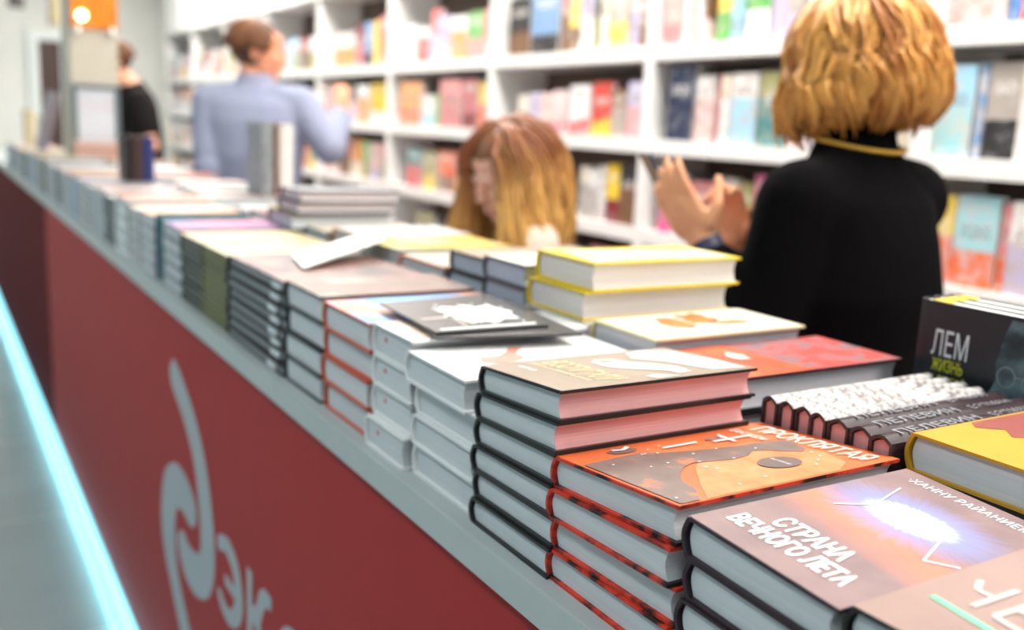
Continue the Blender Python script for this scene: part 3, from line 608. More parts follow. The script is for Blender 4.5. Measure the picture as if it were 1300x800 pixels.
# standing books with a portrait cover
charc = plain('charcoal_cover', (.018,.019,.024), .35)
for k in range(3):
    x = .952 + k * .0255 + .0255
    lab = ['front charcoal standing book reading ЛЕМ with bluish portrait', 'second charcoal standing copy, right behind the front one', 'third charcoal standing copy with yellow-capped spine', 'rearmost charcoal standing copy near the bookcase'][k]
    r = upright((x, .672 + .004 * (k % 2) + (.006 if k == 2 else 0), CT), .15, .215, .025, charc, PGW, lab, 'charcoal standing books at the right', name='upright_book', face='-X', tilt=0)
    MB().box(.010, .028, .2135, .2153, .003, .022).build('yellow_cap', P('yellow'), r)
    if k == 0:
        fn = lambda u, v: (u * .15, v * .215, .0254)
        mb = MB(); put_text(mb, 'ЛЕМ', (.13, .725), (.29, 0), (0, .135), fn, bold=.0); mb.build('title', plain('title_silver', (.7,.72,.74), .4), r, fix=False)
        mb = MB(); put_text(mb, 'ЖИЗНЬ', (.15, .645), (.25, 0), (0, .066), fn); put_text(mb, 'НА ДРУГОЙ', (.11, .57), (.32, 0), (0, .064), fn); put_text(mb, 'ЗЕМЛЕ', (.17, .485), (.22, 0), (0, .066), fn, bold=.01)
        mb.build('subtitle', plain('title_lime', (.75,.76,.03), .4), r, fix=False)
        mb = MB(); fn2 = lambda u, v: (u * .15, v * .215, .0252)
        poly(mb, [(.72,.98),(.995,.98),(.995,.1),(.8,.1),(.76,.3),(.74,.42),(.66,.5),(.6,.54),(.585,.58),(.63,.62),(.66,.68),(.64,.76),(.66,.82),(.68,.9)], fn2)
        mb.build('portrait', splotch('portrait_blue', [(.015,.02,.025),(.03,.045,.055),(.12,.18,.2),(.2,.28,.31)], 22), r, fix=False)
        mb = MB(); ring = lambda cx, cy, a, b_: [(cx + a * math.cos(q * PI / 8), cy + b_ * math.sin(q * PI / 8)) for q in range(17)]
        strokes(mb, fn, [ring(.73, .70, .065, .05), ring(.92, .69, .07, .05)[2:15], [(.795,.71),(.85,.71)]], .0022)
        poly(mb, blob(.635, .56, .04, .028, 12, .2, 3), fn)
        mb.build('glasses_and_nose', plain('pale_steel_ink', (.35,.43,.46), .3), r, fix=False)
# standing trios
upright((.862, 2.86, 1.2055), .15, .215, .036, splotch('grey_texture', [(.2,.21,.22),(.38,.4,.42)], 60), PGW, 'thick grey standing book in front of the man in the blue shirt', 'standing trio in front of the man', face='spine-Y')
upright((.899, 2.86, 1.2055), .15, .215, .014, P('brown'), PGW, 'thin dark standing book between the grey and the white one', 'standing trio in front of the man', face='spine-Y')
upright((.915, 2.86, 1.2055), .15, .212, .042, plain('white_spine', (.85,.8,.76), .4), PGW, 'white standing book right of the thin dark one', 'standing trio in front of the man', face='spine-Y', spine=plain('white_spine', (.85,.8,.76), .4))
for k, (c_, w_, nm) in enumerate([('dark', .027, 'black'), ('brown', .027, 'dark brown'), ('navy', .036, 'navy')]):
    upright((.566 + [0, .029, .058][k], 3.38, 1.2085), .12, .145, w_, plain('stand_' + c_, dict(dark=(.02,.015,.015), brown=(.07,.035,.03), navy=(.03,.04,.15))[c_], .4), PGW, nm + ' standing book of the small dark trio on the front-row pile', 'small dark standing trio', face='spine-Y')
# ------------------------------------------------------------------ pillar and far display
pil = MB().box(.62, .83, 5.05, 5.35, CT, 3.2); o = pil.build('pillar', plain('pillar_paint', (.56,.51,.42), .6, .2, .03, 4)); tag(o, kind='structure'); o.name = 'trim_1'
fr_ = empty('notice_frame', (.725, 5.045, 1.26), 0, 'grey framed white notice with small print clipped to the pillar', 'notice')
mb = MB(); mb.box(-.105, -.083, -.015, 0, 0, .28).box(.083, .105, -.015, 0, 0, .28).box(-.083, .083, -.015, 0, 0, .02).box(-.083, .083, -.015, 0, .26, .28); mb.build('frame', plain('frame_grey', (.12,.15,.16), .5), fr_)
MB().box(-.083, .083, -.008, -.002, .02, .26).build('sheet', plain('notice_paper', (.6,.63,.68), .4), fr_)
mb = MB(); fn = lambda x, y: (x, -.0085, y)
for k in range(3): put_text(mb, 'КНИГИ ПО АКЦИИ', (-.075, .2 - k * .022), (.15, 0), (0, .012), fn)
mb.build('print', plain('rosy_ink', (.7,.4,.42), .5), fr_, fix=False)
for x in (-.07, .07): MB().ell((x, -.02, -.012), (.014, .014, .02)).build('clip', whitem, fr_)
pc = empty('picture_sign', (.725, 5.045, 1.8), 0, 'glossy orange picture sign high on the pillar', 'sign')
MB().box(-.095, .105, -.015, 0, 0, .3).build('panel', splotch('orange_glow_print', [(.55,.12,.01),(.7,.2,.01),(.8,.35,.03)], 9), pc)
for x in (-.07, .08): MB().ell((x, -.02, -.012), (.014, .014, .02)).build('clip', whitem, pc)
MB().ell((-.055, -.045, .05), (.022, .022, .022)).build('bulb', emit('warm_bulb', (1, .85, .5), 8), pc, smooth=True)
bb = empty('book_box', (.73, 4.93, 1.2055), 0, 'pinkish brown slip-case box standing against the pillar', 'box')
MB().box(-.12, .1, -.05, .05, 0, .065).build('case', plain('case_brown', (.5,.3,.24), .5), bb)
MB().box(-.122, .102, -.052, .052, .0652, .075).build('lid', plain('case_lid', (.7,.5,.42), .5), bb)
# tilted lavender book, beige tubes left of the pillar
r = upright((.50, 5.45, 1.2185), .14, .30, .05, plain('lavender_grey', (.42,.36,.4), .4), PGW, 'tall lavender grey book leaning against the pillar side', face='spine-Y'); r.rotation_euler = (Matrix.Rotation(math.radians(14), 3, 'Y') @ r.rotation_euler.to_matrix()).to_euler()
for k, (x, h) in enumerate([(.55, .2), (.625, .17)]):
    o = MB().tube([(0,0,0), (0,0,h*.9), (0,0,h*.92), (0,0,h)], [.03,.03,.033,.033], 16).build('card_tube', plain('beige_card', (.6,.5,.3), .5), loc=(x, 6.4, 1.2))
    tag(o, ['taller olive beige', 'shorter beige'][k] + ' card tube standing on the far books', 'tube', 'beige card tubes')
# door in the far wall
whm = plain('door_frame_white', (.9,.95,.93), .4)
o = MB().box(1.04, 1.14, 11.8, 11.9, 0, 2.2).box(1.14, 1.36, 11.8, 11.9, 2.1, 2.2).box(1.36, 1.4, 11.8, 11.9, 0, 2.2).build('door_1', whm); tag(o, kind='structure')
o = MB().box(1.14, 1.36, 11.84, 11.895, 0, 2.1).build('door_leaf', plain('door_dark', (.09,.05,.045), .5), o)
# spotlights
for k, (x, y, z) in enumerate([(.86, 8.0, 2.2), (.62, 8.2, 2.32)]):
    sl = empty('spotlight', (x, y, z), 0, ['beige', 'dark'][k] + ' tube spotlight hanging at the far upper left', 'spotlight', 'hanging spotlights')
    m_ = plain(['spot_beige', 'spot_dark'][k], [(.55,.46,.28), (.1,.09,.08)][k], .4)
    MB().tube([(.04,0,-.2), (.05,0,.08), (.05,0,.1)], [.055,.055,.03], 16).build('lamp_body', m_, sl, smooth=False)
    MB().tube([(.05,0,.1), (.05,0,3.2 - z)], .008, 8).build('stem', blackm, sl)
    MB().box(-.1, .16, -.02, .02, 3.17 - z, 3.199 - z).build('ceiling_plate', blackm, sl)
# ------------------------------------------------------------------ bookcase
XS = 2.3; ST = [-.64, .53] + [1.70 + 1.168 * k for k in range(9)]
bc = empty('bookcase', (XS + .15, 5, 0), 0, 'white wall-length bookcase full of colourful books', 'bookcase')
def atb(o): o.location = (-XS - .15, -5, 0); return o
SH = [1.755, 1.42, 1.085, .745, .4]        # top surfaces
shm = plain('shelf_white', (.86,.85,.83), .35, .4, .01, 5)
for j, y in enumerate(ST): atb(MB().box(XS, XS + .3, y - .024, y + .024, 0, 2.2).build('upright_panel', shm, bc))
for z in SH + [.08]:
    for a, b_ in zip(ST, ST[1:]): atb(MB().box(XS + .002, XS + .3, a + .0242, b_ - .0242, z - .052, z).build('shelf', shm, bc))
atb(MB().box(XS - .01, XS + .3, ST[0] - .024, ST[-1] + .024, 2.2, 3.15).build('header_panel', shm, bc))
atb(MB().box(XS + .3, XS + .32, ST[0] - .024, ST[-1] + .024, 0, 3.15).build('back_panel', plain('back_board_shade', (.13,.09,.07), .6), bc))  # board darkened: shadow inside the compartments is put into its colour
atb(MB().box(XS + .01, XS + .04, ST[0], ST[-1], 0, .028).build('plinth', shm, bc))
SHELF = {
 (0, 0): [(1.512,1.698,0.23,'offwhite','pinkpale'),(1.478,1.507,0.22,'blue','white'),(1.381,1.476,0.22,'cream','redorange')],
 (0, 1): [(1.566,1.701,0.235,'skyblue','aqua'),(1.536,1.562,0.235,'steelblue','steelblue'),(1.441,1.533,0.24,'dark','greybeige'),(1.352,1.439,0.235,'offwhite','cream')],
 (0, 2): [(1.576,1.634,0.235,'yellow','redorange'),(1.452,1.573,0.24,'aqua','redorange'),(1.421,1.45,0.23,'pink','redorange'),(1.32,1.417,0.235,'offwhite','lavender')],
 (1, 0): [(2.733,2.816,0.24,'pinkpale','pink'),(2.687,2.729,0.24,'white','white'),(2.666,2.683,0.24,'orange','orange'),(2.622,2.662,0.24,'white','white'),(2.594,2.618,0.24,'brown','pinkpale'),(2.489,2.562,0.24,'green','yellow'),(2.426,2.485,0.24,'aqua','skyblue'),(2.316,2.415,0.235,'green','white'),(2.242,2.306,0.23,'offwhite','lavender'),(2.165,2.236,0.24,'greybeige','lavender'),(2.019,2.152,0.23,'white','pinkpale'),(1.906,2.013,0.24,'cream','orange'),(1.751,1.896,0.22,'offwhite','skyblue')],
 (1, 1): [(2.634,2.774,0.265,'navy','navy'),(2.537,2.625,0.225,'offwhite','pinkpale'),(2.506,2.533,0.225,'rose','rose'),(2.46,2.502,0.225,'offwhite','cream'),(2.336,2.453,0.23,'skyblue','offwhite'),(2.19,2.329,0.235,'olive','teal'),(2.089,2.184,0.21,'lavender','pinkpale'),(2.029,2.083,0.2,'blue','skyblue'),(1.903,2.017,0.22,'white','rose'),(1.745,1.892,0.22,'cream','brown')],
 (1, 2): [(2.694,2.782,0.21,'pinkpale','magenta'),(2.626,2.685,0.22,'greybeige','dark'),(2.489,2.618,0.2,'rose','white'),(2.39,2.481,0.22,'greybeige','brown'),(2.318,2.383,0.21,'olive','yellow'),(2.228,2.311,0.24,'magenta','rose'),(2.168,2.221,0.22,'greybeige','white'),(2.011,2.151,0.23,'rose','pink'),(1.841,1.996,0.22,'white','skyblue'),(1.687,1.83,0.22,'orange','white')],
 (2, 0): [(3.74,3.918,0.24,'brown','dark'),(3.519,3.734,0.26,'dark','steelblue'),(3.448,3.513,0.24,'rose','brown'),(3.373,3.442,0.24,'yellow','brown'),(3.273,3.361,0.25,'lavender','white'),(3.23,3.262,0.25,'dark','olive'),(3.171,3.219,0.24,'cream','offwhite'),(3.045,3.166,0.235,'greybeige','yellow'),(2.977,3.04,0.24,'lavender','offwhite'),(2.911,2.972,0.235,'greybeige','brown')],
 (2, 1): [(3.728,3.81,0.16,'greybeige','cream'),(3.637,3.715,0.17,'lavender','white'),(3.536,3.624,0.17,'pinkpale','rose'),(3.427,3.524,0.18,'rose','pinkpale'),(3.262,3.404,0.2,'offwhite','red'),(3.118,3.251,0.21,'red','yellow'),(3.022,3.108,0.18,'greybeige','brown'),(2.906,3.012,0.21,'lavender','pink')],
 (2, 2): [(3.754,3.859,0.2,'white','cream'),(3.525,3.72,0.2,'cream','greybeige'),(3.242,3.31,0.21,'cream','greybeige'),(3.176,3.231,0.2,'greybeige','offwhite'),(3.128,3.171,0.22,'white','white'),(3.035,3.118,0.23,'darkred','yellow'),(2.903,3.025,0.23,'dark','brown')],
 (3, 0): [(4.896,5.143,0.2,'white','offwhite'),(4.751,4.876,0.18,'offwhite','red'),(4.639,4.732,0.26,'red','lavender'),(4.506,4.63,0.22,'lavender','white'),(4.328,4.497,0.21,'white','orange'),(4.169,4.32,0.22,'green','rose'),(4.063,4.161,0.22,'pinkpale','pink')],
 (3, 1): [(4.821,5.087,0.23,'orange','redorange'),(4.667,4.811,0.16,'skyblue','white'),(4.612,4.658,0.17,'green','green'),(4.366,4.594,0.24,'pink','rose'),(4.202,4.357,0.24,'rose','darkred'),(4.077,4.194,0.22,'yellow','redorange')],
 (3, 2): [(4.791,4.985,0.21,'teal','red'),(4.628,4.772,0.2,'olive','yellow'),(4.419,4.609,0.21,'redorange','brown'),(4.241,4.402,0.21,'rose','orange'),(4.066,4.225,0.21,'orange','brown')],
 (3, 3): [(4.63,4.847,0.21,'lavender','olive'),(4.473,4.593,0.21,'darkred','dark'),(4.281,4.455,0.21,'orange','redorange'),(4.133,4.264,0.2,'brown','cream')],
 (4, 0): [(6.142,6.287,0.2,'white','offwhite'),(5.789,6.128,0.21,'offwhite','orange'),(5.638,5.777,0.24,'darkred','rose'),(5.504,5.625,0.25,'navy','steelblue'),(5.41,5.492,0.25,'yellow','yellow'),(5.252,5.398,0.3,'red','redorange')],
 (4, 1): [(6.099,6.29,0.22,'pinkpale','pink'),(5.878,6.085,0.22,'yellow','offwhite'),(5.733,5.864,0.22,'lavender','navy'),(5.544,5.72,0.22,'white','orange'),(5.251,5.52,0.23,'white','yellow')],
 (4, 2): [(6.04,6.276,0.21,'brown','pinkpale'),(5.832,6.026,0.24,'darkred','brown'),(5.635,5.818,0.23,'orange','cream'),(5.522,5.622,0.22,'green','olive'),(5.364,5.497,0.22,'pinkpale','lavender'),(5.214,5.353,0.22,'pink','olive')],
 (4, 3): [(6.144,6.39,0.22,'orange','brown'),(5.802,6.114,0.21,'rose','darkred'),(5.515,5.775,0.2,'brown','orange'),(5.227,5.49,0.2,'greybeige','dark')],
}
def shelf_book(y0, y1, x, z, h, a, c, label, k, grp):
    """closed book standing on a shelf: boards and spine with the pages recessed at the top; whole board or spine faces the aisle"""
    w_ = y1 - y0; d = .03 if w_ > .075 else .14; mb = MB(); e = .0025
    if w_ > .075:   # front board faces the aisle
        mb.box(0, e, 0, w_, 0, h, 0).box(d - e, d, 0, w_, 0, h, 0).box(e, d - e, w_ - .004, w_, 0, h, 0); mb.box(e, d - e, .003, w_ - .004, .003, h - .004, 1)
    else:           # rounded spine faces the aisle
        n = 6; pr = [(.004 - .004 * math.sin(PI * i / n), w_ * i / n) for i in range(n + 1)]
        mb.prism([(x_, y_) for x_, y_ in pr] + [(.007, w_), (.007, 0)], 0, h, 'z', 0)
        mb.box(.007, d, 0, e, 0, h, 0).box(.007, d, w_ - e, w_, 0, h, 0).box(.007, d - .003, e, w_ - e, .003, h - .004, 1)
    o = mb.build('shelf_book', [twotone(a, c, k % 3), PGW]); o.location = (x, y0, z)
    return tag(o, label, 'book', grp)
colw = dict(offwhite='off-white', pinkpale='pale pink', redorange='red-orange', skyblue='sky blue', steelblue='steel blue', darkred='dark red', greybeige='taupe', dark='black', aqua='pale aqua')
rows = ['top shelf', 'second shelf', 'third shelf', 'fourth shelf']
bayn = ['bay at right frame edge', 'bay behind woman in black', 'bay right of long-haired woman', 'bay left of long-haired woman', "bay beside man's raised hand", "bay at man's shoulder", "bay behind man's head", 'bay left of the man', 'farthest bay']
rr = random.Random(5); warm = ['orange','cream','white','offwhite','pinkpale','rose','brown','greybeige','pink','yellow','lavender','skyblue','redorange','olive','darkred','teal']
nb = 0
for b_ in range(9):
    lo, hi = ST[b_ + 1] + .03, ST[b_ + 2] - .03
    for r_ in range(4 if b_ != 1 or True else 3):
        L = [q for q in SHELF.get((b_, r_), [])]
        L = [(max(a0, lo), min(a1, hi), h, p, q) for a0, a1, h, p, q in L if min(a1, hi) - max(a0, lo) > .012]
        if not L:
            y = hi - .02
            while y > lo + .03:
                w_ = rr.choice([.035, .05, .13, .14, .15, .04, .12]) ; 
                if y - w_ < lo: break
                L.append((y - w_, y, rr.uniform(.19, .24), rr.choice(warm), rr.choice(warm))); y -= w_ + .004 + (.04 if rr.random() < .15 else 0)
        L = sorted(L, key=lambda q: -q[1])
        for k, (a0, a1, h, p, q) in enumerate(L):
            face = a1 - a0 > .075
            lab = '%s %s book, %s from left, %s, %s' % (colw.get(p, p), 'face-out' if face else 'spine-out', (cnt + ['last'] * 9)[k], rows[r_], bayn[b_])
            shelf_book(a0 + .001, a1 - .001, XS + .022 + (.004 * (k % 3)), SH[r_] + .0003, min(h, .272), p, q, lab, nb, 'books on the white bookcase'); nb += 1
# ------------------------------------------------------------------ people
def remesh(mb, name, mat_, vox, smooth_it=4, parent=None):
    o = mb.build(name, mat_, None)
    m = o.modifiers.new('r', 'REMESH'); m.mode = 'VOXEL'; m.voxel_size = vox
    if smooth_it: s_ = o.modifiers.new('s', 'SMOOTH'); s_.factor = .5; s_.iterations = smooth_it
    me = bpy.data.meshes.new_from_object(o.evaluated_get(bpy.context.evaluated_depsgraph_get()))
    old = o.data; o.modifiers.clear(); o.data = me; bpy.data.meshes.remove(old)
    me.materials.clear(); me.materials.append(mat_)
    me.polygons.foreach_set('use_smooth', [True] * len(me.polygons))
    if parent: o.parent = parent
    return o
def frame(yaw, pitch=0, roll=0):
    """columns: right, forward, up; yaw is the heading of forward in the XY plane (degrees)"""
    y = math.radians(yaw); F = Vector((math.cos(y) * math.cos(math.radians(pitch)), math.sin(y) * math.cos(math.radians(pitch)), math.sin(math.radians(pitch))))
    R_ = Vector((math.sin(y), -math.cos(y), 0)); U = R_.cross(F)
    m = Matrix((R_, F, U)).transposed()
    return m @ Matrix.Rotation(math.radians(roll), 3, 'Y')
def limb(mb, pts, rad, n=14, grow=0):
    """smooth swept limb with rounded ends"""
    P_ = [Vector(p) for p in pts]; q = []; r = []
    for i in range(len(P_) - 1):
        for s in range(5): u = s / 5; q.append(P_[i].lerp(P_[i + 1], u)); r.append(rad[i] * (1 - u) + rad[i + 1] * u)
    q.append(P_[-1]); r.append(rad[-1])
    mb.tube(q, [x + grow for x in r], n)
    for i, p in enumerate(P_): mb.ell(p, (rad[i] + grow,) * 3, nu=n, nv=8)
def hand(mb, w_, d, palm_n, side, curl=.5, size=1.0, spread=.12, thumb_up=.6):
    """palm + five separate bent fingers. d: direction of the hand, palm_n: palm facing, side: +1/-1 thumb side along d x palm_n"""
    d = Vector(d).normalized(); n = Vector(palm_n); n = (n - d * n.dot(d)).normalized(); s = d.cross(n) * side; w_ = Vector(w_)
    L = .085 * size
    rot = Matrix((s, d, n)).transposed()
    mb.ell(w_ + d * L * .52, (.040 * size, L * .6, .016 * size), rot)
    mb.ell(w_ + d * L * .1, (.027 * size, .03 * size, .02 * size), rot)
    for k, (off, ln) in enumerate([(.030, .072), (.010, .080), (-.010, .075), (-.029, .058)]):
        p = w_ + d * L * (.95 - .05 * abs(k - 1)) + s * off * size; a = 0; pts = [p - d * .02]; rad = [.0092 * size]
        dd = d + s * spread * (1.2 - k) * .5
        for j, seg in enumerate([.45, .32, .25]):
            a += curl * (.5 + .3 * j) * (1 + .12 * k); v_ = (dd.normalized() * math.cos(a) + n * math.sin(a)); p = p + v_ * ln * seg * size; pts.append(p); rad.append((.0088 - .0009 * j) * size)
        limb(mb, [w_ + d * L * .5 + s * off * size * .8] + pts[1:] if False else pts, rad, 8)
    p = w_ + d * L * .25 + s * .03 * size; t1 = (s * .8 + d * .6 + n * .35).normalized(); t2 = (s * .3 + d * .9 + n * thumb_up).normalized()
    limb(mb, [p, p + t1 * .035 * size, p + t1 * .035 * size + t2 * .03 * size, p + t1 * .035 * size + t2 * .052 * size], [.014 * size, .0115 * size, .010 * size, .008 * size], 8)
def head(mb, c, fr, s=1.0):
    c = Vector(c); T = lambda x, y, z: c + fr @ Vector((x, y, z)) * s
    E = lambda p, r, rt=None: mb.ell(T(*p), tuple(q * s for q in r), fr @ rt if rt else fr)
    E((0, -.012, .03), (.074, .093, .085)); E((0, .03, -.035), (.056, .062, .075)); E((0, .052, -.088), (.03, .032, .024))
    E((0, .068, .05), (.05, .02, .03)); E((0, .083, .018), (.05, .014, .012))            # brow
    E((0, .098, -.008), (.010, .014, .026)); E((0, .106, -.026), (.014, .014, .011))      # nose
    E((.012, .1, -.03), (.007, .008, .007)); E((-.012, .1, -.03), (.007, .008, .007))
    E((0, .088, -.056), (.022, .012, .006)); E((0, .086, -.066), (.019, .012, .007))      # lips
    for sx in (-1, 1):
        E((sx * .038, .066, -.02), (.022, .022, .022)); E((sx * .031, .077, .004), (.015, .012, .010))
        E((sx * .076, -.005, -.005), (.008, .018, .031), Matrix.Rotation(sx * .3, 3, 'Z')); E((sx * .081, -.012, .008), (.007, .014, .018))
def eyes(root, c, fr, s, em):
    for sx in (-1, 1):
        MB().ell(Vector(c) + fr @ Vector((sx * .031, .0815, .004)) * s, (.0105 * s, .0085 * s, .0075 * s), fr, 12, 8).build('eye', em[0], root, smooth=True)
        MB().ell(Vector(c) + fr @ Vector((sx * .031, .0888, .004)) * s, (.0045 * s, .0022 * s, .0045 * s), fr, 10, 6).build('iris', em[1], root, smooth=True)
def torso(mb, rings, grow=0):
    """rings: (centre, frame, half width, half depth)"""
    vs = []; n = 24
    for c, f_, rx, ry in rings:
        for k in range(n):
            a = 2 * PI * k / n; ca, sa = math.cos(a), math.sin(a)
            x = (rx + grow) * abs(ca) ** .85 * (1 if ca >= 0 else -1); y = (ry + grow) * abs(sa) ** .85 * (1 if sa >= 0 else -1)
            vs.append(Vector(c) + f_ @ Vector((x, y, 0)))
    fs = [(i * n + k, i * n + (k + 1) % n, (i + 1) * n + (k + 1) % n, (i + 1) * n + k) for i in range(len(rings) - 1) for k in range(n)]
    fs += [tuple(range(n))[::-1], tuple((len(rings) - 1) * n + k for k in range(n))]; mb.add(vs, fs)
def skin(name, col):
    m, t, b = nt(name, .5, .35); f = noise(t, coords(t), 14, 4)
    t.links.new(mixc(t, f, tuple(c * 1.06 for c in col), tuple(c * .88 for c in col)), b.inputs['Base Color']); b.inputs['Subsurface Weight'].default_value = .12; b.inputs['Subsurface Radius'].default_value = (.02, .008, .004)
    return m
def cloth(name, col, rough=.85, wv=220):
    m, t, b = nt(name, rough, .15); v = coords(t); f = noise(t, v, wv, 2); f2 = noise(t, v, 7, 3)
    c = mixc(t, f, tuple(x * 1.12 for x in col), tuple(x * .85 for x in col)); c = mixc(t, mth(t, 'MULTIPLY', f2, .3), c, tuple(x * .75 for x in col))
    t.links.new(c, b.inputs['Base Color']); bp = N(t, 'ShaderNodeBump'); bp.inputs['Strength'].default_value = .5; bp.inputs['Distance'].default_value = .012
    t.links.new(f2, bp.inputs['Height']); t.links.new(bp.outputs[0], b.inputs['Normal']); b.inputs['Specular IOR Level'].default_value = .08; return m
def hairmat(name, ca, cb, cc):
    m, t, b = nt(name, .42, .35); at = t.nodes.new('ShaderNodeAttribute'); at.attribute_name = 'tone'
    sp = t.nodes.new('ShaderNodeSeparateColor'); t.links.new(at.outputs['Color'], sp.inputs[0])
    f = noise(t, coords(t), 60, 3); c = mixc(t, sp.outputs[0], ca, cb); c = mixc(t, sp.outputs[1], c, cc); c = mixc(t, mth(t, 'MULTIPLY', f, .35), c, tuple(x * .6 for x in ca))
    t.links.new(c, b.inputs['Base Color']); return m
def hair(root, c, fr, s, mat_, n=260, length=.2, bulge=.03, wave=.012, rad=.012, face_gap=55, drop_in=0.0, seed=1, tipw=1.0, ombre=0, part=0.0, cap_scale=1.05, curl_out=0.0, gvec=(0,0,-1)):
    """locks laid over the skull from the crown, then hanging"""
    rr = random.Random(seed); c = Vector(c); G = Vector(gvec)
    mb = MB(); tones = []
    ex = Vector((.083 * cap_scale, .103 * cap_scale, .098 * cap_scale)) * s; cc = c + fr @ Vector((0, -.014, .028)) * s
    def onskull(az, po, k=1.0): return cc + fr @ Vector((ex.x * k * math.sin(po) * math.sin(az), ex.y * k * math.sin(po) * math.cos(az), ex.z * k * math.cos(po)))
    for i in range(n):
        az = math.radians(rr.uniform(face_gap, 360 - face_gap)); lay = rr.random(); st = math.radians(rr.uniform(4, 35) + 50 * rr.random() ** 2)
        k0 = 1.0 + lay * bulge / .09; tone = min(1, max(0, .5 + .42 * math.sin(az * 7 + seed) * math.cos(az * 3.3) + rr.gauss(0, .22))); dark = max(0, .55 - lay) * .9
        ph = rr.uniform(0, 6.28); fr_ = rr.uniform(1.2, 2.4); pts = []; L = length * rr.uniform(.82, 1.05)
        for j in range(7):
            u = j / 6; po = st + (math.radians(rr.uniform(92, 100)) - st) * u; p = onskull(az + .1 * math.sin(ph + 3 * u), po, 1.0 + (k0 - 1) * (u ** .5)); pts.append(p)
        out = (pts[-1] - cc); out.z = 0; out.normalize(); sd = Vector((-out.y, out.x, 0)); base_ = pts[-1]
        for j in range(1, 9):
            u = j / 8; p = base_ + G * L * u + out * (bulge * .8 * math.sin(u * PI * .8) * lay - drop_in * u * u + curl_out * u * u * (lay - .3)) + (sd * math.sin(ph + u * fr_ * PI) + out * .6 * math.cos(ph + u * fr_ * PI)) * wave * (.3 + u)
            pts.append(p)
        rd = []
        for j in range(len(pts)):
            u = j / (len(pts) - 1); rd.append((rad * s * (.7 + .5 * math.sin(u * PI)) * (1 if u < .8 else (1 - (u - .8) / .2 * .85 * tipw)), rad * s * .45 * (1 if u < .8 else (1 - (u - .8) / .2 * .8))))
        m0 = len(mb.v); mb.tube(pts, rd, 7)
        for j in range(len(pts)):
            u = j / (len(pts) - 1)
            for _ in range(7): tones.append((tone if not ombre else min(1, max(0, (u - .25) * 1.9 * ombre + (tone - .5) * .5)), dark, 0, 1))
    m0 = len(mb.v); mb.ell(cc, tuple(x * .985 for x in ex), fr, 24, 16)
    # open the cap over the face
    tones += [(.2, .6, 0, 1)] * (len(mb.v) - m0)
    keep = []
    for f_ in mb.f:
        if f_[0] >= m0:
            p = sum((Vector(mb.v[i]) for i in f_), Vector()) / len(f_) - c; q = fr.transposed() @ p
            if q.y > .045 * s and q.z < .075 * s or q.z < -.06 * s or (q.y > .0 and q.z < .02 * s): continue
        keep.append(f_)
    mb.f = keep; mb.mi = [0] * len(keep)
    o = mb.build('hair', mat_, root, smooth=True, fix=False)
    ca = o.data.color_attributes.new('tone', 'FLOAT_COLOR', 'POINT')
    for i, t_ in enumerate(tones): ca.data[i].color = t_
    return o
eyem = (plain('eye_white', (.8,.78,.75), .2), plain('eye_iris', (.05,.03,.02), .2))
def shoes(root, an, fr_, mat_):
    for p in an:
        mb = MB(); q = Vector(p); rot = fr_
        mb.ell(Vector((q.x, q.y, .045)) + rot @ Vector((0, .06, 0)), (.045, .135, .043), rot); mb.ell(Vector((q.x, q.y, .06)), (.043, .05, .05), rot)
        o = remesh(mb, 'shoe', mat_, .008, 2, root)
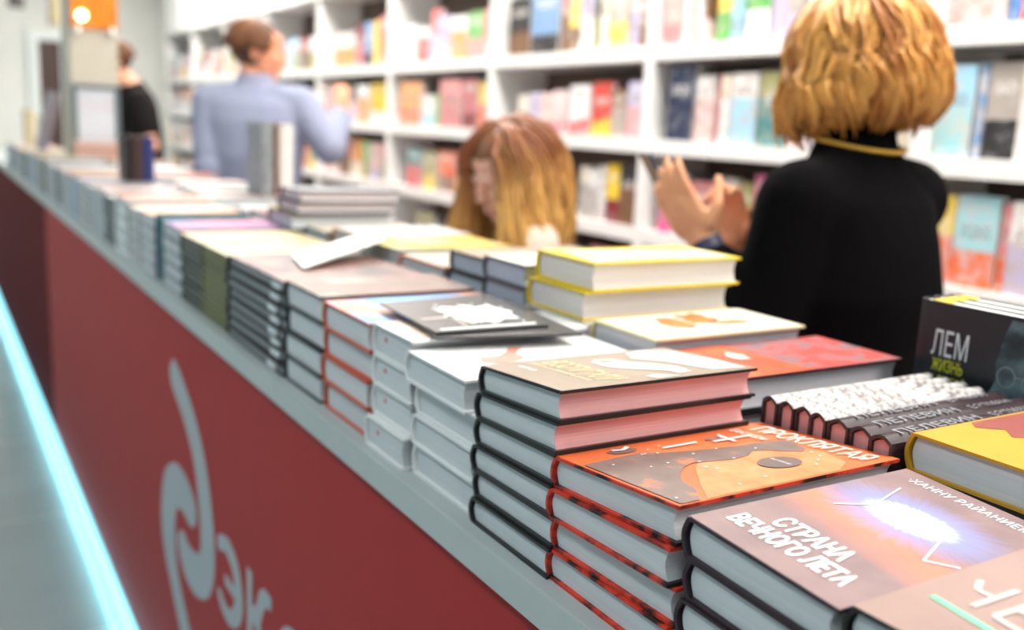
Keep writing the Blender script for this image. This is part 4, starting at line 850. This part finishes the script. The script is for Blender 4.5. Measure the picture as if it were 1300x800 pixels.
def person(name, label, spec):
    """spec keys hold world joints; returns the root empty"""
    S = spec; yaw = S['yaw']; F0 = frame(yaw); hip = Vector(S['hip']); ch = Vector(S['chest']); nk = Vector(S['neck']); hc = Vector(S['head']); hf = frame(*S['hface'])
    root = empty('person', (hip.x, hip.y, 0), 0, label, 'person'); off = Vector((-hip.x, -hip.y, 0))
    hs = S.get('hs', 1.0); ww = S.get('w', 1.0); up = F0
    tilt = frame(yaw, S.get('lean', 0)); wst = hip.lerp(ch, .45)
    shl, shr = Vector(S['shL']), Vector(S['shR'])
    mid = (shl + shr) / 2
    sw = (shr - shl).length / 2
    rings = [(hip + Vector((0,0,-.09)), F0, .155 * ww, .105 * ww), (hip, F0, .17 * ww, .115 * ww), (wst, F0, .14 * ww, .10 * ww), (ch + Vector((0,0,-.02)), tilt, .165 * ww, .115 * ww), (mid + Vector((0,0,-.07)), tilt, sw * 1.04, .112 * ww), (mid + Vector((0,0,.0)), tilt, sw * 1.02, .09 * ww), (mid.lerp(nk, .35), tilt, sw * .82, .075 * ww), (mid.lerp(nk, .68), tilt, sw * .52, .065), (mid.lerp(nk, .88), tilt, .068, .06), (nk, tilt, .055, .055)]
    legs = [[hip + F0 @ Vector((sx * .085 * ww, 0, -.05)), hip + F0 @ Vector((sx * .095, .02, 0)) * 1 + Vector((0,0,-hip.z * .48)), hip + F0 @ Vector((sx * .1, -.01, 0)) + Vector((0,0,-hip.z + .09))] for sx in (-1, 1)]
    arms = [[shl, Vector(S['elL']), Vector(S['wrL'])], [shr, Vector(S['elR']), Vector(S['wrR'])]]
    traps = [[nk + Vector((0,0,-.06)), mid.lerp(a, .55) + Vector((0,0,.012)), a] for a in (shl, shr)]
    mb = MB(); torso(mb, rings)
    for a in traps: limb(mb, a, [.05, .052 * ww, .052 * ww], 14)
    for lg in legs: limb(mb, lg, [.082 * ww, .052, .036], 14)
    for p in legs: mb.ell(p[2] + F0 @ Vector((0, .05, -.05)), (.035, .09, .025), F0)
    for a in arms: limb(mb, a, [.05 * ww, .039 * ww, .025], 14)
    limb(mb, [nk + Vector((0,0,-.03)), hc + hf @ Vector((0, -.02, -.07)) * hs], [.054, .05], 14)
    head(mb, hc, hf, hs)
    for key, a in (('hL', arms[0]), ('hR', arms[1])):
        h = S[key]; hand(mb, a[2], h['d'], h['n'], h['side'], h.get('curl', .5), h.get('size', 1.0), h.get('spread', .12), h.get('tu', .6))
    body = remesh(mb, 'body', S['skin'], .0048, 3, root); body.location = off
    # top
    g = S.get('grow', .012); mb = MB(); tr = list(rings)
    tr[0] = (hip + Vector((0,0,-.08)), F0, .165 * ww, .118 * ww)
    if S.get('collar'): tr = tr[:-1] + [(nk, tilt, .056, .056), (nk.lerp(hc, .3) , tilt, .054, .054)]
    else: tr = tr[:-1] + [(nk + Vector((0,0,-.02)), tilt, .062, .06)]
    torso(mb, tr, g)
    for a in traps: limb(mb, a, [.052, .056 * ww, .058 * ww], 14, g)
    for a in arms:
        if S.get('sleeve', 'long') == 'long': e_ = a[1].lerp(a[2], S.get('slv', .85)); limb(mb, [a[0], a[1], e_], [.058 * ww, .048 * ww, .034], 14, g)
        else: e_ = a[0].lerp(a[1], .6); limb(mb, [a[0], e_], [.056 * ww, .05 * ww], 14, g)
    o = remesh(mb, S.get('topname', 'sweater'), S['top'], .007, 14, root); o.location = off
    mb = MB(); torso(mb, [(hip + Vector((0,0,-.14)), F0, .165 * ww, .115 * ww), (hip + Vector((0,0,-.05)), F0, .168 * ww, .117 * ww), (hip + Vector((0,0,.06)), F0, .155 * ww, .108 * ww)], .006)
    for lg in legs: limb(mb, [lg[0], lg[1], lg[2] + Vector((0,0,.01))], [.085 * ww, .062, .05], 14, .008)
    o = remesh(mb, 'trousers', S['bottom'], .009, 3, root); o.location = off
    for lg in legs:
        mb = MB(); q = lg[2]; mb.ell(Vector((q.x, q.y, .048)) + F0 @ Vector((0, .055, 0)), (.046, .135, .046), F0); mb.ell(Vector((q.x, q.y, .075)), (.045, .052, .055), F0)
        o = remesh(mb, 'shoe', plain('shoe_black', (.03,.03,.03), .4), .008, 2, root); o.location = off
    hr = S['hair'](root, hc, hf, hs); hr.location = off
    n0 = set(C.objects); eyes(root, hc, hf, hs, eyem)
    for o in set(C.objects) - n0: o.location = off
    return root, off
# woman in black
hm1 = hairmat('golden_bob', (.40,.13,.025), (1.0,.52,.13), (.12,.035,.01))
w_sp = dict(yaw=98, hip=(1.43,1.17,.93), chest=(1.44,1.165,1.2), neck=(1.445,1.195,1.445), head=(1.452,1.228,1.575), hface=(100, -12), hs=1.03,
  w=1.1, shL=(1.285,1.165,1.34), shR=(1.585,1.18,1.345), elL=(1.225,1.165,1.10), wrL=(1.190,1.300,1.262), elR=(1.60,1.32,1.12), wrR=(1.335,1.365,1.25),
  hL=dict(d=(-.48,.32,.8), n=(1,.55,.3), side=-1, curl=.3, size=1.0, tu=.9, spread=.02), hR=dict(d=(-.28,-.02,.95), n=(-1,-.25,-.3), side=1, curl=.75, size=.95, tu=.7),
  skin=skin('skin_tan', (.78,.37,.2)), top=cloth('black_knit', (.003,.0025,.003), 1), bottom=cloth('black_trousers', (.01,.01,.012)), collar=True, grow=.013, slv=.72,
  hair=lambda r, c, f, s: hair(r, c, f, s, hm1, n=640, length=.14, bulge=.026, wave=.011, rad=.0105, face_gap=48, seed=3, cap_scale=1.07, drop_in=.042, curl_out=.035))
wr, woff = person('woman', 'woman with golden bob in black turtleneck sweater, seen from behind, holding a phone', w_sp)
mb = MB(); nkc = Vector((1.445, 1.190, 1.450)); gold = plain('gold', (.75,.45,.08), .3, .5, .1, 200, metal=.9)
pts = []
for k in range(61):
    a = 2 * PI * k / 60; pts.append(nkc + Vector((.079 * math.cos(a), .079 * math.sin(a), .014 * math.sin(a) - .004)))
mb.tube(pts, .0045, 8)
for k in range(60): mb.ell(pts[k], (.0065, .0065, .005), nu=6, nv=5)
ch_ = mb.build('necklace', gold, wr, smooth=True); ch_.location = woff
wt = Vector(w_sp['wrL']); dl = (Vector(w_sp['wrL']) - Vector(w_sp['elL'])).normalized(); wc = wt - dl * .02
mb = MB(); mb.tube([wc - dl * .011, wc + dl * .011], [.034, .0335], 24, cap=False); mb.tube([wc + dl * .011, wc - dl * .011], [.030, .030], 24, cap=False)
o = mb.build('watch_strap', plain('strap_navy', (.02,.025,.06), .4), wr, smooth=True); o.location = woff
mb = MB(); mb.ell(wc + Vector((.022, -.028, 0)), (.010, .010, .010)); o = mb.build('watch_case', plain('watch_silver', (.9,.9,.9), .15, metal=.9), wr, smooth=True); o.location = woff
# phone
ph = empty('phone', (1.188, 1.415, 1.345), 0, 'dark blue phone held up by the woman in black', 'phone')
z_ = Vector((.30, -.13, .2)).normalized(); x_ = Vector((0, 0, 1)).cross(z_).normalized(); ph.rotation_euler = Matrix((x_, z_.cross(x_), z_)).transposed().to_euler()
MB().box(-.036, .036, -.075, .075, -.004, .003).build('phone_body', plain('phone_blue', (.02,.06,.11), .2), ph)
MB().box(-.033, .033, -.069, .069, .0031, .0045).build('screen', plain('phone_glass', (.03,.04,.05), .08), ph)
# long haired woman
hm2 = hairmat('brown_to_gold', (.27,.09,.035), (.88,.52,.15), (.13,.04,.02))
g_sp = dict(yaw=150, hip=(1.42,2.2,.78), chest=(1.37,2.14,1.03), neck=(1.325,2.12,1.205), head=(1.262,2.092,1.325), hface=(188, -20), hs=1.0, w=.9, lean=-8,
  shL=(1.275,1.985,1.165), shR=(1.42,2.255,1.165), elL=(1.2,1.93,.94), wrL=(1.14,2.08,1.10), elR=(1.34,2.40,.95), wrR=(1.16,2.30,1.10),
  hL=dict(d=(-.1,.9,.1), n=(0,.2,-1), side=1, curl=.3), hR=dict(d=(-.1,-.8,.1), n=(0,.2,-1), side=-1, curl=.3),
  skin=skin('skin_fair', (.8,.46,.34)), top=cloth('cream_knit', (.85,.72,.6)), bottom=cloth('blue_jeans', (.06,.09,.17)), grow=.012,
  hair=lambda r, c, f, s: hair(r, c, f, s, hm2, n=380, length=.26, bulge=.03, wave=.014, rad=.012, face_gap=40, seed=8, ombre=1.0, cap_scale=1.06, curl_out=.02))
person('woman', 'woman with long brown-to-blond hair in cream top, looking down at the counter', g_sp)
# man in the blue shirt
def sc(p, k=1.08): return (p[0] * k, p[1] * k, 1.45 + (p[2] - 1.45) * k)
hm3 = hairmat('short_dark_hair', (.12,.045,.02), (.27,.11,.045), (.05,.02,.01))
m_sp = dict(yaw=58, hip=sc((1.15,3.80,1.03)), chest=sc((1.13,3.80,1.3)), neck=sc((1.13,3.83,1.56)), head=sc((1.145,3.84,1.68)), hface=(-22, -6), hs=1.08, w=1.05,
  shL=sc((.975,3.90,1.475)), shR=sc((1.275,3.72,1.485)), elL=sc((.955,3.84,1.235)), wrL=sc((1.03,4.02,1.10)), elR=sc((1.352,3.60,1.325)), wrR=sc((1.44,3.72,1.46)),
  hL=dict(d=(.2,.9,-.2), n=(1,0,0), side=1, curl=.5), hR=dict(d=(.25,.3,.9), n=(-.3,.9,0), side=-1, curl=.4),
  skin=skin('skin_ruddy', (.8,.34,.2)), top=cloth('blue_grey_shirt', (.29,.31,.42), .8), bottom=cloth('dark_trousers', (.03,.03,.04)), grow=.02, topname='shirt', collar=True,
  hair=lambda r, c, f, s: hair(r, c, f, s, hm3, n=420, length=.012, bulge=.006, wave=.002, rad=.009, face_gap=62, seed=12, cap_scale=1.01))
person('man', 'man in blue-grey shirt with short dark hair, reaching toward the bookcase', m_sp)
# man in black at the pillar
d_sp = dict(yaw=170, hip=(1.22,6.5,.98), chest=(1.19,6.47,1.25), neck=(1.12,6.43,1.60), head=(1.03,6.42,1.71), hface=(185, -18), hs=1.02, w=1.05, lean=-20,
  shL=(1.14,6.29,1.48), shR=(1.19,6.64,1.48), elL=(1.2,6.22,1.22), wrL=(1.14,6.35,1.10), elR=(1.22,6.75,1.22), wrR=(1.14,6.62,1.12),
  hL=dict(d=(-.1,.9,-.2), n=(0,0,-1), side=1, curl=.4), hR=dict(d=(-.1,-.9,-.2), n=(0,0,-1), side=-1, curl=.4),
  skin=skin('skin_warm', (.8,.42,.27)), top=cloth('black_tee', (.012,.01,.01)), bottom=cloth('dark_jeans', (.02,.025,.05)), grow=.015, sleeve='short', topname='t_shirt',
  hair=lambda r, c, f, s: hair(r, c, f, s, hm3, n=300, length=.015, bulge=.008, wave=.003, rad=.009, face_gap=70, seed=14, cap_scale=1.02))
person('man', 'man in black short-sleeved shirt with brown hair, half hidden by the pillar', d_sp)
